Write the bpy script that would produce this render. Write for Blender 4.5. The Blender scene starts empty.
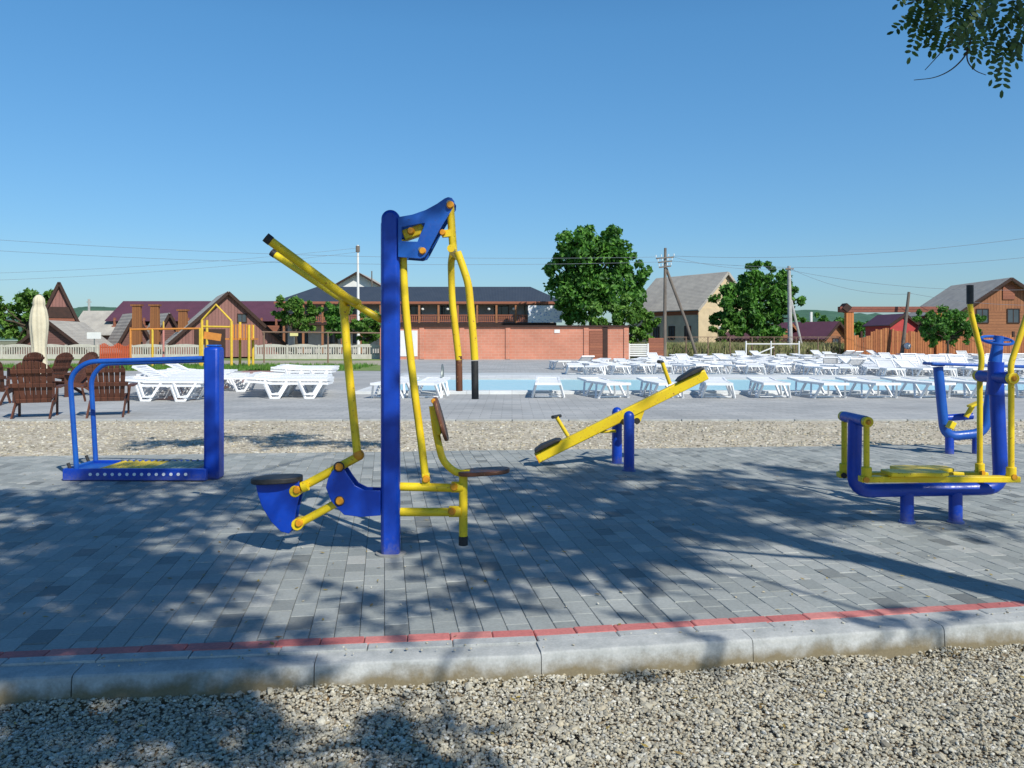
import bpy, bmesh, math, random
from mathutils import Vector, Matrix, noise
random.seed(7)
R = math.radians
sc = bpy.context.scene
col = sc.collection
F = 800.0; PITCH = 0.0; HZ = 340; CH = 1.4

# ---------------------------------------------------------------- measuring helpers
def pt(px, py, Y):
    u = (px-512)/F; v = (HZ-py)/F
    d = Vector((u, math.cos(PITCH)+v*math.sin(PITCH), -math.sin(PITCH)+v*math.cos(PITCH)))
    t = Y/d.y
    return Vector((d.x*t, Y, CH+d.z*t))
def gp(px, py, z=0.0):
    u = (px-512)/F; v = (HZ-py)/F
    d = Vector((u, math.cos(PITCH)+v*math.sin(PITCH), -math.sin(PITCH)+v*math.cos(PITCH)))
    t = (z-CH)/d.z
    return Vector((d.x*t, d.y*t, z))
def XX(px, Y): return pt(px, 340, Y).x
def ZZ(py, Y): return pt(512, py, Y).z

# ---------------------------------------------------------------- materials
MATS = {}
def nodes_of(name):
    m = bpy.data.materials.new(name); m.use_nodes = True
    nt = m.node_tree; b = nt.nodes['Principled BSDF']
    return m, nt, b
def mixrgb(nt, fac, a, b, mode='MIX'):
    n = nt.nodes.new('ShaderNodeMix'); n.data_type = 'RGBA'; n.blend_type = mode
    def put(sock, v):
        if hasattr(v, 'type') and hasattr(v, 'node'): nt.links.new(v, sock)
        elif isinstance(v, (tuple, list)): sock.default_value = (*v[:3], 1)
        else: sock.default_value = v
    put(n.inputs[0], fac); put(n.inputs[6], a); put(n.inputs[7], b)
    return n.outputs[2]
def coords(nt, kind='Object', scale=(1,1,1), rot=(0,0,0)):
    tc = nt.nodes.new('ShaderNodeTexCoord'); mp = nt.nodes.new('ShaderNodeMapping')
    if kind == 'World':
        g = nt.nodes.new('ShaderNodeNewGeometry'); nt.links.new(g.outputs['Position'], mp.inputs[0])
    else: nt.links.new(tc.outputs[kind], mp.inputs[0])
    mp.inputs['Scale'].default_value = scale; mp.inputs['Rotation'].default_value = rot
    return mp.outputs[0]
def tnoise(nt, vec, scale, detail=4, rough=.55):
    n = nt.nodes.new('ShaderNodeTexNoise'); nt.links.new(vec, n.inputs['Vector'])
    n.inputs['Scale'].default_value = scale; n.inputs['Detail'].default_value = detail; n.inputs['Roughness'].default_value = rough
    return n.outputs[0]
def ramp(nt, fac, stops):
    r = nt.nodes.new('ShaderNodeValToRGB'); nt.links.new(fac, r.inputs[0])
    els = r.color_ramp.elements
    while len(els) < len(stops): els.new(.5)
    for e, (p, c) in zip(els, stops): e.position = p; e.color = (*c, 1) if len(c) == 3 else c
    return r.outputs[0]
def g3(v): return (v, v, v)
def bump(nt, b, h, strength=.3, dist=.01):
    n = nt.nodes.new('ShaderNodeBump'); nt.links.new(h, n.inputs['Height'])
    n.inputs['Strength'].default_value = strength; n.inputs['Distance'].default_value = dist
    nt.links.new(n.outputs[0], b.inputs['Normal'])
def island(nt):
    g = nt.nodes.new('ShaderNodeNewGeometry'); return g.outputs['Random Per Island']

def paint(name, c, dark, rough=.38, chips=.0, chipc=(.09,.05,.03)):
    """brushed-on outdoor enamel: uneven tone, grime, a few chips"""
    m, nt, b = nodes_of(name)
    v = coords(nt, 'World')
    n1 = tnoise(nt, v, 5, 5); n2 = tnoise(nt, v, 38, 4, .7)
    c1 = mixrgb(nt, ramp(nt, n1, [(.35, g3(0)), (.7, g3(1))]), c, dark)
    sz = nt.nodes.new('ShaderNodeSeparateXYZ'); nt.links.new(v, sz.inputs[0])
    md = nt.nodes.new('ShaderNodeMath'); md.operation = 'MULTIPLY_ADD'; nt.links.new(n2, md.inputs[0]); md.inputs[1].default_value = -.30; nt.links.new(sz.outputs[2], md.inputs[2])
    dm = nt.nodes.new('ShaderNodeMapRange'); nt.links.new(md.outputs[0], dm.inputs[0]); dm.inputs[1].default_value = -.16; dm.inputs[2].default_value = -.06; dm.inputs[3].default_value = .35; dm.inputs[4].default_value = 0
    c1 = mixrgb(nt, dm.outputs[0], c1, (.20,.18,.14))       # splashed dust near the ground
    if chips:
        k = ramp(nt, n2, [(.70-chips, g3(0)), (.74-chips, g3(1))])
        c1 = mixrgb(nt, k, c1, chipc)
    nt.links.new(c1, b.inputs['Base Color'])
    rr = ramp(nt, n2, [(.3, g3(rough-.08)), (.7, g3(rough+.2))]); nt.links.new(rr, b.inputs['Roughness'])
    bump(nt, b, n2, .12, .004)
    return m
def noisy(name, c1, c2, scale=8, rough=.8, bs=.3, bd=.01, kind='World', stretch=(1,1,1), detail=5):
    m, nt, b = nodes_of(name)
    v = coords(nt, kind, stretch)
    n = tnoise(nt, v, scale, detail, .6)
    nt.links.new(mixrgb(nt, ramp(nt, n, [(.32, g3(0)), (.68, g3(1))]), c1, c2), b.inputs['Base Color'])
    b.inputs['Roughness'].default_value = rough
    if bs: bump(nt, b, n, bs, bd)
    return m
def islandmat(name, stops, rough=.8, nscale=30, amt=.35, bs=.4, bd=.003):
    m, nt, b = nodes_of(name)
    c = ramp(nt, island(nt), stops)
    n = tnoise(nt, coords(nt, 'World'), nscale, 5, .65)
    c = mixrgb(nt, amt, c, ramp(nt, n, [(.25, g3(.25)), (.75, g3(1.0))]), 'MULTIPLY')
    n2 = tnoise(nt, coords(nt, 'World'), 1.3, 4, .6)
    c = mixrgb(nt, amt, c, ramp(nt, n2, [(.3, g3(.55)), (.65, g3(1.0))]), 'MULTIPLY')
    nt.links.new(c, b.inputs['Base Color']); b.inputs['Roughness'].default_value = rough
    bump(nt, b, n, bs, bd)
    return m
def leafmat(name, dark, mid, light, trans=.3):
    m, nt, b = nodes_of(name)
    c = ramp(nt, island(nt), [(0, dark), (.5, mid), (1, light)])
    n = tnoise(nt, coords(nt, 'World'), .9, 3)
    c = mixrgb(nt, .6, c, ramp(nt, n, [(.3, g3(.45)), (.7, g3(1.25))]), 'MULTIPLY')
    nt.links.new(c, b.inputs['Base Color']); b.inputs['Roughness'].default_value = .55
    t = nt.nodes.new('ShaderNodeBsdfTranslucent'); nt.links.new(c, t.inputs[0])
    mx = nt.nodes.new('ShaderNodeMixShader'); mx.inputs[0].default_value = trans
    nt.links.new(b.outputs[0], mx.inputs[1]); nt.links.new(t.outputs[0], mx.inputs[2])
    nt.links.new(mx.outputs[0], nt.nodes['Material Output'].inputs[0])
    return m
def planks(name, c1, c2, n=6, axis=0, rough=.75, gap=.12):
    """boards side by side along an object axis (0 x, 1 y, 2 z); n boards per metre"""
    m, nt, b = nodes_of(name)
    v = coords(nt, 'Object')
    s = nt.nodes.new('ShaderNodeSeparateXYZ'); nt.links.new(v, s.inputs[0])
    mu = nt.nodes.new('ShaderNodeMath'); mu.operation = 'MULTIPLY'; nt.links.new(s.outputs[axis], mu.inputs[0]); mu.inputs[1].default_value = n
    fr = nt.nodes.new('ShaderNodeMath'); fr.operation = 'FRACT'; nt.links.new(mu.outputs[0], fr.inputs[0])
    fl = nt.nodes.new('ShaderNodeMath'); fl.operation = 'FLOOR'; nt.links.new(mu.outputs[0], fl.inputs[0])
    wn = nt.nodes.new('ShaderNodeTexWhiteNoise'); wn.noise_dimensions = '1D'; nt.links.new(fl.outputs[0], wn.inputs['W'])
    st = [6,6,6]; st[axis] = 30
    nn = tnoise(nt, coords(nt, 'Object', tuple(st)), 1, 4)
    c = mixrgb(nt, wn.outputs['Value'], c1, c2)
    c = mixrgb(nt, .5, c, ramp(nt, nn, [(.3, g3(.5)), (.7, g3(1.1))]), 'MULTIPLY')
    e = ramp(nt, fr.outputs[0], [(0, g3(0)), (gap, g3(1))])
    c = mixrgb(nt, e, (.01,.008,.007), c)
    nt.links.new(c, b.inputs['Base Color']); b.inputs['Roughness'].default_value = rough
    bump(nt, b, e, .5, .01)
    return m
def bricks(name, c1, c2, mortar, bw, bh, msize=.012, rot=(0,0,0), rough=.85, kind='World', offset=.5, swap=True):
    m, nt, b = nodes_of(name)
    v = coords(nt, kind, (1,1,1), rot)
    if swap:   # vertical wall: x, z
        s = nt.nodes.new('ShaderNodeSeparateXYZ'); nt.links.new(v, s.inputs[0])
        cm = nt.nodes.new('ShaderNodeCombineXYZ'); nt.links.new(s.outputs[0], cm.inputs[0]); nt.links.new(s.outputs[2], cm.inputs[1]); v2 = cm.outputs[0]
    else: v2 = v
    t = nt.nodes.new('ShaderNodeTexBrick'); nt.links.new(v2, t.inputs['Vector'])
    t.inputs['Scale'].default_value = 1; t.inputs['Brick Width'].default_value = bw; t.inputs['Row Height'].default_value = bh
    t.inputs['Mortar Size'].default_value = msize; t.inputs['Color1'].default_value = (*c1,1); t.inputs['Color2'].default_value = (*c2,1); t.inputs['Mortar'].default_value = (*mortar,1)
    t.offset = offset
    n = tnoise(nt, coords(nt, 'World'), .5, 5, .65)
    c = mixrgb(nt, .6, t.outputs[0], ramp(nt, n, [(.3, g3(.6)), (.7, g3(1.1))]), 'MULTIPLY')
    nt.links.new(c, b.inputs['Base Color']); b.inputs['Roughness'].default_value = rough
    bump(nt, b, t.outputs['Fac'], -.4, .01)
    return m
def corrugated(name, c1, c2, n=7, rough=.8, axis=0):
    m, nt, b = nodes_of(name)
    v = coords(nt, 'Object')
    w = nt.nodes.new('ShaderNodeTexWave'); w.bands_direction = 'XYZ'[axis]; w.inputs['Scale'].default_value = n/6.28*1.0
    nt.links.new(v, w.inputs['Vector'])
    nn = tnoise(nt, coords(nt, 'World'), .9, 6, .7)
    c = mixrgb(nt, ramp(nt, nn, [(.3, g3(0)), (.7, g3(1))]), c1, c2)
    c = mixrgb(nt, .35, c, ramp(nt, w.outputs[0], [(0, g3(.45)), (1, g3(1.1))]), 'MULTIPLY')
    nt.links.new(c, b.inputs['Base Color']); b.inputs['Roughness'].default_value = rough
    bump(nt, b, w.outputs[0], .5, .03)
    return m

BLUE = paint('blue_enamel', (.002,.052,.44), (.002,.034,.32), .34, .025, (.012,.03,.2))
BLUE2 = paint('light_and_sunlit_blue_enamel', (.008,.10,.44), (.006,.06,.34), .36, .03, (.02,.05,.15))  # lighter blue; on the bracket plates it paints in the sunlight
YEL = paint('yellow_enamel', (.78,.59,.012), (.68,.46,.010), .38, .075, (.33,.15,.02))
ORG = paint('orange_bolt_cap', (.72,.33,.01), (.55,.2,.01), .4)
BLK = noisy('black_rubber', (.012,.012,.013), (.03,.03,.032), 30, .6, .2, .002)
SEATM = paint('worn_seat_board', (.17,.06,.025), (.075,.03,.018), .45, .1, (.3,.16,.07))
STEEL = noisy('dull_steel', (.3,.33,.33), (.16,.19,.18), 14, .4, .1, .002)
for q in (STEEL,): q.node_tree.nodes['Principled BSDF'].inputs['Metallic'].default_value = .6
WHITE = noisy('white_resin', (.86,.86,.87), (.76,.78,.80), 3, .45, .05, .002)
CONC = noisy('concrete', (.42,.43,.42), (.28,.29,.28), 6, .9, .35, .006, detail=9)
WOODD = planks('dark_stained_wood', (.13,.045,.025), (.08,.028,.016), 9, 0)
BARK = noisy('bark', (.10,.075,.05), (.035,.026,.02), 12, .95, .9, .03, stretch=(1,1,.3))
LEAFN = leafmat('acacia_leaf', (.022,.06,.008), (.045,.11,.014), (.09,.17,.024), .15)
LEAFF = leafmat('broad_leaf_dark', (.03,.12,.02), (.085,.25,.03), (.17,.40,.055), .4)
LEAFL = leafmat('broad_leaf_light', (.05,.15,.02), (.12,.27,.035), (.22,.40,.07), .35)

# ---------------------------------------------------------------- mesh builder
class MB:
    def __init__(s): s.bm = bmesh.new()
    def box(s, c, size, rot=None, taper=None):
        c = Vector(c); M = rot.to_3x3() if rot is not None else Matrix.Identity(3)
        vs = []
        for z in (-.5,.5):
            for y in (-.5,.5):
                for x in (-.5,.5):
                    k = 1 if (taper is None or z < 0) else taper
                    vs.append(s.bm.verts.new(c + M @ Vector((x*size[0]*k, y*size[1]*k, z*size[2]))))
        for f in ((0,2,3,1),(4,5,7,6),(0,1,5,4),(2,6,7,3),(0,4,6,2),(1,3,7,5)): s.bm.faces.new([vs[i] for i in f])
        return s
    def bar(s, a, b, w, h=None, up=(0,0,1)):
        """rectangular bar from a to b; w across, h along 'up'"""
        a = Vector(a); b = Vector(b); h = w if h is None else h
        d = b-a; L = d.length; x = d.normalized(); z = Vector(up); z = z - x*z.dot(x)
        if z.length < 1e-4: z = Vector((0,1,0)) - x*x.y
        z.normalize(); y = z.cross(x)
        return s.box((a+b)/2, (L, w, h), Matrix((x, y, z)).transposed())
    def tube(s, pts, r, seg=14, bend=0, r2=None, caps=True, dome=False):
        P = [Vector(p) for p in pts]
        if bend and len(P) > 2:
            Q = [P[0]]
            for i in range(1, len(P)-1):
                a, b, c = P[i-1], P[i], P[i+1]
                k = min(bend, (a-b).length*.48, (c-b).length*.48)
                s0 = b+(a-b).normalized()*k; s1 = b+(c-b).normalized()*k
                for j in range(7):
                    t = j/6; Q.append(s0*(1-t)**2 + b*2*t*(1-t) + s1*t*t)
            Q.append(P[-1]); P = Q
        r2 = r if r2 is None else r2
        n = len(P); rads = [r+(r2-r)*i/(n-1) for i in range(n)]
        if dome:
            d = (P[-1]-P[-2]).normalized(); base = P[-1]; rr = rads[-1]
            for k in (1,2,3): P.append(base+d*rr*math.sin(k*math.pi/6.4)); rads.append(rr*math.cos(k*math.pi/6.4))
            n = len(P)
        t0 = (P[1]-P[0]).normalized(); up = Vector((0,1,0)) if abs(t0.y) < .9 else Vector((1,0,0))
        nrm = (up-t0*up.dot(t0)).normalized(); rings = []
        for i in range(n):
            t = (P[min(i+1,n-1)]-P[max(i-1,0)]).normalized()
            nrm = (nrm-t*nrm.dot(t)).normalized(); bi = t.cross(nrm)
            rings.append([s.bm.verts.new(P[i]+(nrm*math.cos(2*math.pi*k/seg)+bi*math.sin(2*math.pi*k/seg))*rads[i]) for k in range(seg)])
        for i in range(n-1):
            for k in range(seg): s.bm.faces.new((rings[i][k], rings[i][(k+1)%seg], rings[i+1][(k+1)%seg], rings[i+1][k]))
        if caps:
            s.bm.faces.new(list(reversed(rings[0]))); s.bm.faces.new(rings[-1])
        return s
    def poly(s, pts):
        s.bm.faces.new([s.bm.verts.new(Vector(p)) for p in pts]); return s
    def prism(s, pts, off):
        """closed outline (3D points in a plane) extruded by vector off"""
        off = Vector(off)
        a = [s.bm.verts.new(Vector(p)) for p in pts]; b = [s.bm.verts.new(Vector(p)+off) for p in pts]
        n = len(a)
        s.bm.faces.new(a); s.bm.faces.new(list(reversed(b)))
        for i in range(n): s.bm.faces.new((a[i], b[i], b[(i+1)%n], a[(i+1)%n]))
        return s
    def ringprism(s, outer, inner, off):
        off = Vector(off); n = len(outer)
        def V(L, o): return [s.bm.verts.new(Vector(p)+o) for p in L]
        z = Vector((0,0,0)); a, b, c, d = V(outer,z), V(inner,z), V(outer,off), V(inner,off)
        for i in range(n):
            j = (i+1)%n
            s.bm.faces.new((a[i],a[j],b[j],b[i])); s.bm.faces.new((c[i],d[i],d[j],c[j]))
            s.bm.faces.new((a[i],c[i],c[j],a[j])); s.bm.faces.new((b[i],b[j],d[j],d[i]))
        return s
    def ball(s, c, r, sx=1, sy=1, sz=1, sub=2):
        bmesh.ops.create_icosphere(s.bm, subdivisions=sub, radius=1, matrix=Matrix.Translation(Vector(c)) @ Matrix.Diagonal((r*sx, r*sy, r*sz, 1)))
        return s
    def build(s, name, mat, parent=None, loc=None, bevel=0, sharp=35, smooth=True):
        bm = s.bm
        bmesh.ops.recalc_face_normals(bm, faces=bm.faces) if len(bm.faces) < 60000 else None
        o0 = Vector(loc) if loc is not None else (parent_origin(parent) if parent is not None else Vector((0,0,0)))
        if o0.length: bmesh.ops.translate(bm, verts=bm.verts, vec=-o0)
        me = bpy.data.meshes.new(name); bm.to_mesh(me); bm.free()
        if smooth:
            me.shade_smooth(); me.set_sharp_from_angle(angle=R(sharp))
        me.materials.append(mat)
        o = bpy.data.objects.new(name, me); col.objects.link(o)
        if parent is not None:
            o.parent = parent
            o.location = o0 - parent_origin(parent)
        else: o.location = o0
        if bevel:
            m = o.modifiers.new('bevel', 'BEVEL'); m.width = bevel; m.segments = 2; m.limit_method = 'ANGLE'; m.angle_limit = R(40)
            m.harden_normals = False
        return o
def parent_origin(p):
    v = Vector((0,0,0))
    while p is not None: v = v + Vector(p.location); p = p.parent
    return v
def tag(o, label, cat, group=None, kind=None):
    if label: o['label'] = label
    if cat: o['category'] = cat
    if group: o['group'] = group
    if kind: o['kind'] = kind
    return o
def thing(name, label, cat, loc=(0,0,0), rz=0, group=None):
    o = bpy.data.objects.new(name, None); col.objects.link(o); o.empty_display_size = .2
    o.location = loc; o.rotation_euler = (0,0,rz)
    return tag(o, label, cat, group)
def struct(o): o['kind'] = 'structure'; return o
KIDS = {}
def copy_tree(o, parent=None):
    c = o.copy(); col.objects.link(c)
    if parent is not None: c.parent = parent
    for ch in list(o.children): copy_tree(ch, c)
    return c

# ================================================================ GROUND
S_A = R(35); EL = R(42)
SH = Vector((-math.sin(S_A), math.cos(S_A), 0)); COT = 1/math.tan(EL)

m, nt, b = nodes_of('dry_grass_ground')
v = coords(nt, 'World'); n1 = tnoise(nt, v, .25, 6, .6); n2 = tnoise(nt, v, 3, 6, .7)
c = mixrgb(nt, ramp(nt, n1, [(.4, g3(0)), (.6, g3(1))]), (.14,.17,.05), (.30,.27,.19))
c = mixrgb(nt, .5, c, ramp(nt, n2, [(.3, g3(.5)), (.7, g3(1.2))]), 'MULTIPLY')
nt.links.new(c, b.inputs['Base Color']); b.inputs['Roughness'].default_value = 1
bump(nt, b, n2, .5, .05)
GROUND = m
g = MB(); g.poly([(-1500,-60,-.17),(1500,-60,-.17),(1500,1500,-.17),(-1500,1500,-.17)])
struct(g.build('ground', GROUND))

# hills
def ridge(name, x0, x1, Y, prof, matc, depth=160):
    mb = MB(); n = 90; bm = mb.bm; rows = []
    for j in range(9):
        t = j/8; row = []
        for i in range(n+1):
            x = x0+(x1-x0)*i/n; h = prof(i/n)*math.sin(math.pi*min(1, .04+t*.96)*.5)
            h *= 1+.10*noise.noise(Vector((x*.03, t*5, 1)))
            h += 2.2*noise.noise(Vector((x*.12, t*9, 3)))*t
            row.append(bm.verts.new((x, Y+depth*t, h-1)))
        rows.append(row)
    for j in range(8):
        for i in range(n): bm.faces.new((rows[j][i], rows[j][i+1], rows[j+1][i+1], rows[j+1][i]))
    return struct(mb.build(name, matc))
HILL = noisy('wooded_hill', (.030,.085,.055), (.055,.14,.085), .06, 1, .8, 3)
def pr(t): return 9+24*math.sin(math.pi*min(1,t*1.05))**.8
ridge('hill', XX(690,620), XX(1120,620), 620, lambda t: (ZZ(302,620))*(.55+.45*math.sin(math.pi*min(1,max(0,t*1.15+.05)))) , HILL)
ridge('hill', XX(-140,760), XX(190,760), 760, lambda t: (ZZ(299,760))*max(0.05,math.sin(math.pi*(t*.95+.02)))**.7, HILL)

# far gravel strip, plaza, lawn
GR = gp
m, nt, b = nodes_of('small_gravel')
v = coords(nt, 'World')
vo = nt.nodes.new('ShaderNodeTexVoronoi'); nt.links.new(v, vo.inputs['Vector']); vo.inputs['Scale'].default_value = 26
sp = nt.nodes.new('ShaderNodeSeparateColor'); nt.links.new(vo.outputs['Color'], sp.inputs[0])
c = ramp(nt, sp.outputs[0], [(0,(.27,.23,.165)), (.4,(.45,.39,.29)), (.8,(.58,.52,.40)), (1,(.72,.67,.56))])
c = mixrgb(nt, .6, c, ramp(nt, tnoise(nt, v, 1.1, 5), [(.3, g3(.6)), (.7, g3(1.15))]), 'MULTIPLY')
nt.links.new(c, b.inputs['Base Color']); b.inputs['Roughness'].default_value = .95
bump(nt, b, vo.outputs['Distance'], -.8, .02)
SGRAV = m
def sheet(name, pts, mat): return struct(MB().poly(pts).build(name, mat))
sheet('gravel_strip', [(-40,8.8,-.04),(40,8.8,-.04),(40,14.5,-.04),(-40,14.5,-.04)], SGRAV)
def tiles(name, c1, c2, mort, bw, bh, rot=0): return bricks(name, c1, c2, mort, bw, bh, .008, (0,0,rot), .8, swap=False)
PLZ = tiles('grey_plaza_pavers', (.46,.46,.45), (.37,.38,.38), (.26,.26,.25), .4, .2)
sheet('plaza', [(-45,14.2,-.03),(45,14.2,-.03),(45,62,-.03),(-45,62,-.03)], PLZ)
mb = MB()
x = -45
while x < 45:
    mb.box((x+.5, 14.2, -.05), (.985, .1, .09)); x += 1.0
struct(mb.build('plaza_kerb', CONC, bevel=.01))
PINK = tiles('pink_path_pavers', (.46,.26,.22), (.40,.24,.21), (.3,.22,.2), .2, .1)
sheet('pink_path', [(XX(228,24),19,-.022),(XX(236,24)+.7,19,-.022),(XX(262,40)+1,40,-.022),(XX(252,40),40,-.022)], PINK)
LAWN = noisy('lawn_turf', (.10,.19,.035), (.22,.26,.08), 1.2, 1, .6, .05)
sheet('lawn', [(-45,37,-.022),(XX(385,37),37,-.022),(XX(392,62),62,-.022),(-60,62,-.022)], LAWN)
DIRT = noisy('pale_dirt', (.42,.38,.30), (.30,.27,.2), .8, 1, .4, .03)
sheet('dirt_path', [(-45,45,-.016),(XX(385,45),45,-.016),(XX(392,55),55,-.016),(-60,55,-.016)], DIRT)
# grass blades/tufts on lawn (stuff)
def tufts(name, label, n, xr, yr, hr, mat, cat='grass'):
    mb = MB(); bm = mb.bm
    for _ in range(n):
        x = random.uniform(*xr); y = random.uniform(*yr); h = random.uniform(*hr)
        for k in range(3):
            a = random.uniform(0, 6.28); dx, dy = math.cos(a)*h*.25, math.sin(a)*h*.25; w = h*.09
            lx, ly = random.uniform(-.3,.3)*h, random.uniform(-.3,.3)*h
            z = -.03
            bm.faces.new([bm.verts.new(p) for p in ((x+dx-w,y+dy,z),(x+dx+w,y+dy,z),(x+dx+lx,y+dy+ly,z+h))])
    return tag(mb.build(name, mat, smooth=False), label, cat, kind='stuff')
tufts('lawn_grass', 'short green grass on the lawn around the playground frames', 5500, (-38,-7.5), (37,45), (.07,.22), LEAFL)
tufts('tall_weeds', 'tall green and straw weeds growing behind the wire mesh fence', 5000, (XX(640,62),XX(850,62)), (61,66), (.4,1.35), leafmat('weed_leaf', (.1,.14,.03), (.24,.28,.09), (.45,.42,.2), .3))

# ---------------------------------------------------------------- near paving: real bevelled pavers
def clip(poly, a, b):
    """keep the part left of line a->b"""
    out = []; d = (b[0]-a[0], b[1]-a[1])
    f = lambda p: d[0]*(p[1]-a[1])-d[1]*(p[0]-a[0])
    for i in range(len(poly)):
        p, q = poly[i], poly[(i+1)%len(poly)]; fp, fq = f(p), f(q)
        if fp >= 0: out.append(p)
        if (fp >= 0) != (fq >= 0):
            t = fp/(fp-fq); out.append((p[0]+(q[0]-p[0])*t, p[1]+(q[1]-p[1])*t))
    return out
def paver(bm, poly, z, tilt=(0,0), cham=.0035, dep=.03):
    A = 0
    for i in range(len(poly)): A += poly[i][0]*poly[(i+1)%len(poly)][1]-poly[(i+1)%len(poly)][0]*poly[i][1]
    if len(poly) < 3 or abs(A) < .0016: return
    cx = sum(p[0] for p in poly)/len(poly); cy = sum(p[1] for p in poly)/len(poly)
    def shr(p, d):
        vx, vy = p[0]-cx, p[1]-cy; L = math.hypot(vx, vy); k = max(.3, (L-d)/L); return cx+vx*k, cy+vy*k
    def ring(d, zz): return [bm.verts.new((x, y, zz+(x-cx)*tilt[0]+(y-cy)*tilt[1])) for x, y in (shr(p, d) for p in poly)]
    r0, r1, r2 = ring(.0018, z-dep), ring(.0018, z-cham), ring(.0018+cham*1.3, z)
    n = len(poly)
    for a, b2 in ((r0, r1), (r1, r2)):
        for i in range(n): bm.faces.new((a[i], a[(i+1)%n], b2[(i+1)%n], b2[i]))
    bm.faces.new(r2)
ANG = math.atan(.16); ux = Vector((math.cos(ANG), math.sin(ANG))); vx = Vector((-math.sin(ANG), math.cos(ANG)))
KJ = (0.10, 3.87)                       # where the two straight kerb runs meet
dl = Vector((1, .113)).normalized(); dr = Vector((1, .163)).normalized()
KL = (KJ[0]-14*dl.x, KJ[1]-14*dl.y); KR = (KJ[0]+16*dr.x, KJ[1]+16*dr.y)
def farY(x): return 9.75+.09*(x+5)
FA, FB = (20, farY(20)), (-20, farY(-20))
mb = MB(); bm = mb.bm
PW, PL = .118, .186; o0 = Vector(KJ)
random.seed(3)
for i in range(-85, 100):
    for j in range(-17, 43):
        u0 = i*PW; v0 = j*PL + (.5*PL if i % 2 else 0)
        c = o0+ux*u0+vx*v0
        if abs(c.x) > 9.6 or c.y < 2.5 or c.y > 12: continue
        if abs(c.x) > c.y*.75+2.2: continue
        q = [o0+ux*(u0+a)+vx*(v0+bb) for a, bb in ((0,0),(PW,0),(PW,PL),(0,PL))]
        q = [(p.x, p.y) for p in q]
        q = clip(q, KL, KJ) if c.x < KJ[0]+.3 else q
        if len(q) > 2: q = clip(q, KJ, KR) if c.x > KJ[0]-.3 else q
        if len(q) > 2: q = clip(q, FA, FB)
        if len(q) > 2:
            sag = .006*noise.noise(Vector((c.x*.8, c.y*.8, 0)))
            paver(bm, q, random.uniform(-.0018,.0018)+sag-.003, (random.uniform(-.008,.008), random.uniform(-.008,.008)))
PAVM = islandmat('grey_concrete_pavers', [(0,(.20,.215,.21)), (.05,(.29,.31,.30)), (.2,(.34,.365,.35)), (.6,(.37,.395,.38)), (.9,(.42,.44,.42)), (1,(.49,.50,.47))], .82, 60, .4, .5, .002)
struct(mb.build('paving', PAVM, smooth=False))
# red edge row + kerb stones
mbr = MB(); mbk = MB(); mbe = MB()
def runs():
    yield KJ, dl, -1, 13.5
    yield KJ, dr, 1, 15.5
REDW = .085
for K, d, sgn, Ltot in runs():
    n = Vector((d.y, -d.x))                  # towards the camera
    s = 0.0
    while s < Ltot:
        L = .2; a = sgn*s; b2 = sgn*(s+L); a, b2 = min(a,b2), max(a,b2)
        q = [Vector(K)+d*t+n*w for t, w in ((a,REDW),(b2,REDW),(b2,0),(a,0))]
        paver(mbr.bm, [(p.x,p.y) for p in q], random.uniform(-.002,.002), (0,0), .004); s += L
    s = 0.0
    while s < Ltot:                          # thin grey edging row between red row and kerb
        L = .39; a = sgn*s; b2 = sgn*(s+L); a, b2 = min(a,b2), max(a,b2)
        q = [Vector(K)+d*t+n*w for t, w in ((a,REDW+.07),(b2,REDW+.07),(b2,REDW),(a,REDW))]
        paver(mbe.bm, [(p.x,p.y) for p in q], random.uniform(-.003,.001), (0,0), .004); s += L
    s = 0.0
    while s < Ltot:
        L = .998; a = sgn*s; b2 = sgn*(s+L); a, b2 = min(a,b2)+.0012, max(a,b2)-.0012
        if s == 0 and sgn > 0: a -= .012
        w0 = REDW+.07; z0 = random.uniform(-.003,.001) - (.010 if sgn < 0 else 0)
        prof = [(w0,-.3),(w0,z0),(w0+.100,z0-.003),(w0+.110,z0-.006),(w0+.118,z0-.013),(w0+.122,z0-.024),(w0+.140,-.3)]
        sk = random.uniform(-.003,.003)
        ra = [mbk.bm.verts.new((*(Vector(K)+d*a+n*(w+sk)), z)) for w, z in prof]
        rb = [mbk.bm.verts.new((*(Vector(K)+d*b2+n*(w-sk)), z)) for w, z in prof]
        for i in range(len(prof)-1): mbk.bm.faces.new((ra[i], rb[i], rb[i+1], ra[i+1]))
        mbk.bm.faces.new(ra); mbk.bm.faces.new(list(reversed(rb)))
        s += 1.0
REDM = islandmat('red_pavers', [(0,(.56,.16,.15)), (.5,(.68,.22,.20)), (1,(.72,.28,.25))], .8, 50, .45, .4, .002)
struct(mbr.build('red_paver_row', REDM, smooth=False))
m, nt, b = nodes_of('kerb_concrete')
v = coords(nt, 'World'); n1 = tnoise(nt, v, 7, 8, .65); n2 = tnoise(nt, v, 90, 3)
c = mixrgb(nt, ramp(nt, n1, [(.3,g3(0)),(.7,g3(1))]), (.30,.32,.32), (.50,.51,.50))
s = nt.nodes.new('ShaderNodeSeparateXYZ'); nt.links.new(v, s.inputs[0])
ad = nt.nodes.new('ShaderNodeMath'); ad.operation = 'MULTIPLY_ADD'; nt.links.new(n1, ad.inputs[0]); ad.inputs[1].default_value = .16; nt.links.new(s.outputs[2], ad.inputs[2])
mr = nt.nodes.new('ShaderNodeMapRange'); nt.links.new(ad.outputs[0], mr.inputs[0]); mr.inputs[1].default_value = -.02; mr.inputs[2].default_value = .045
c = mixrgb(nt, mr.outputs[0], (.20,.165,.10), c)     # splashed dirt low on the face
c = mixrgb(nt, .3, c, ramp(nt, n2, [(.3,g3(.5)),(.7,g3(1.1))]), 'MULTIPLY')
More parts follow.
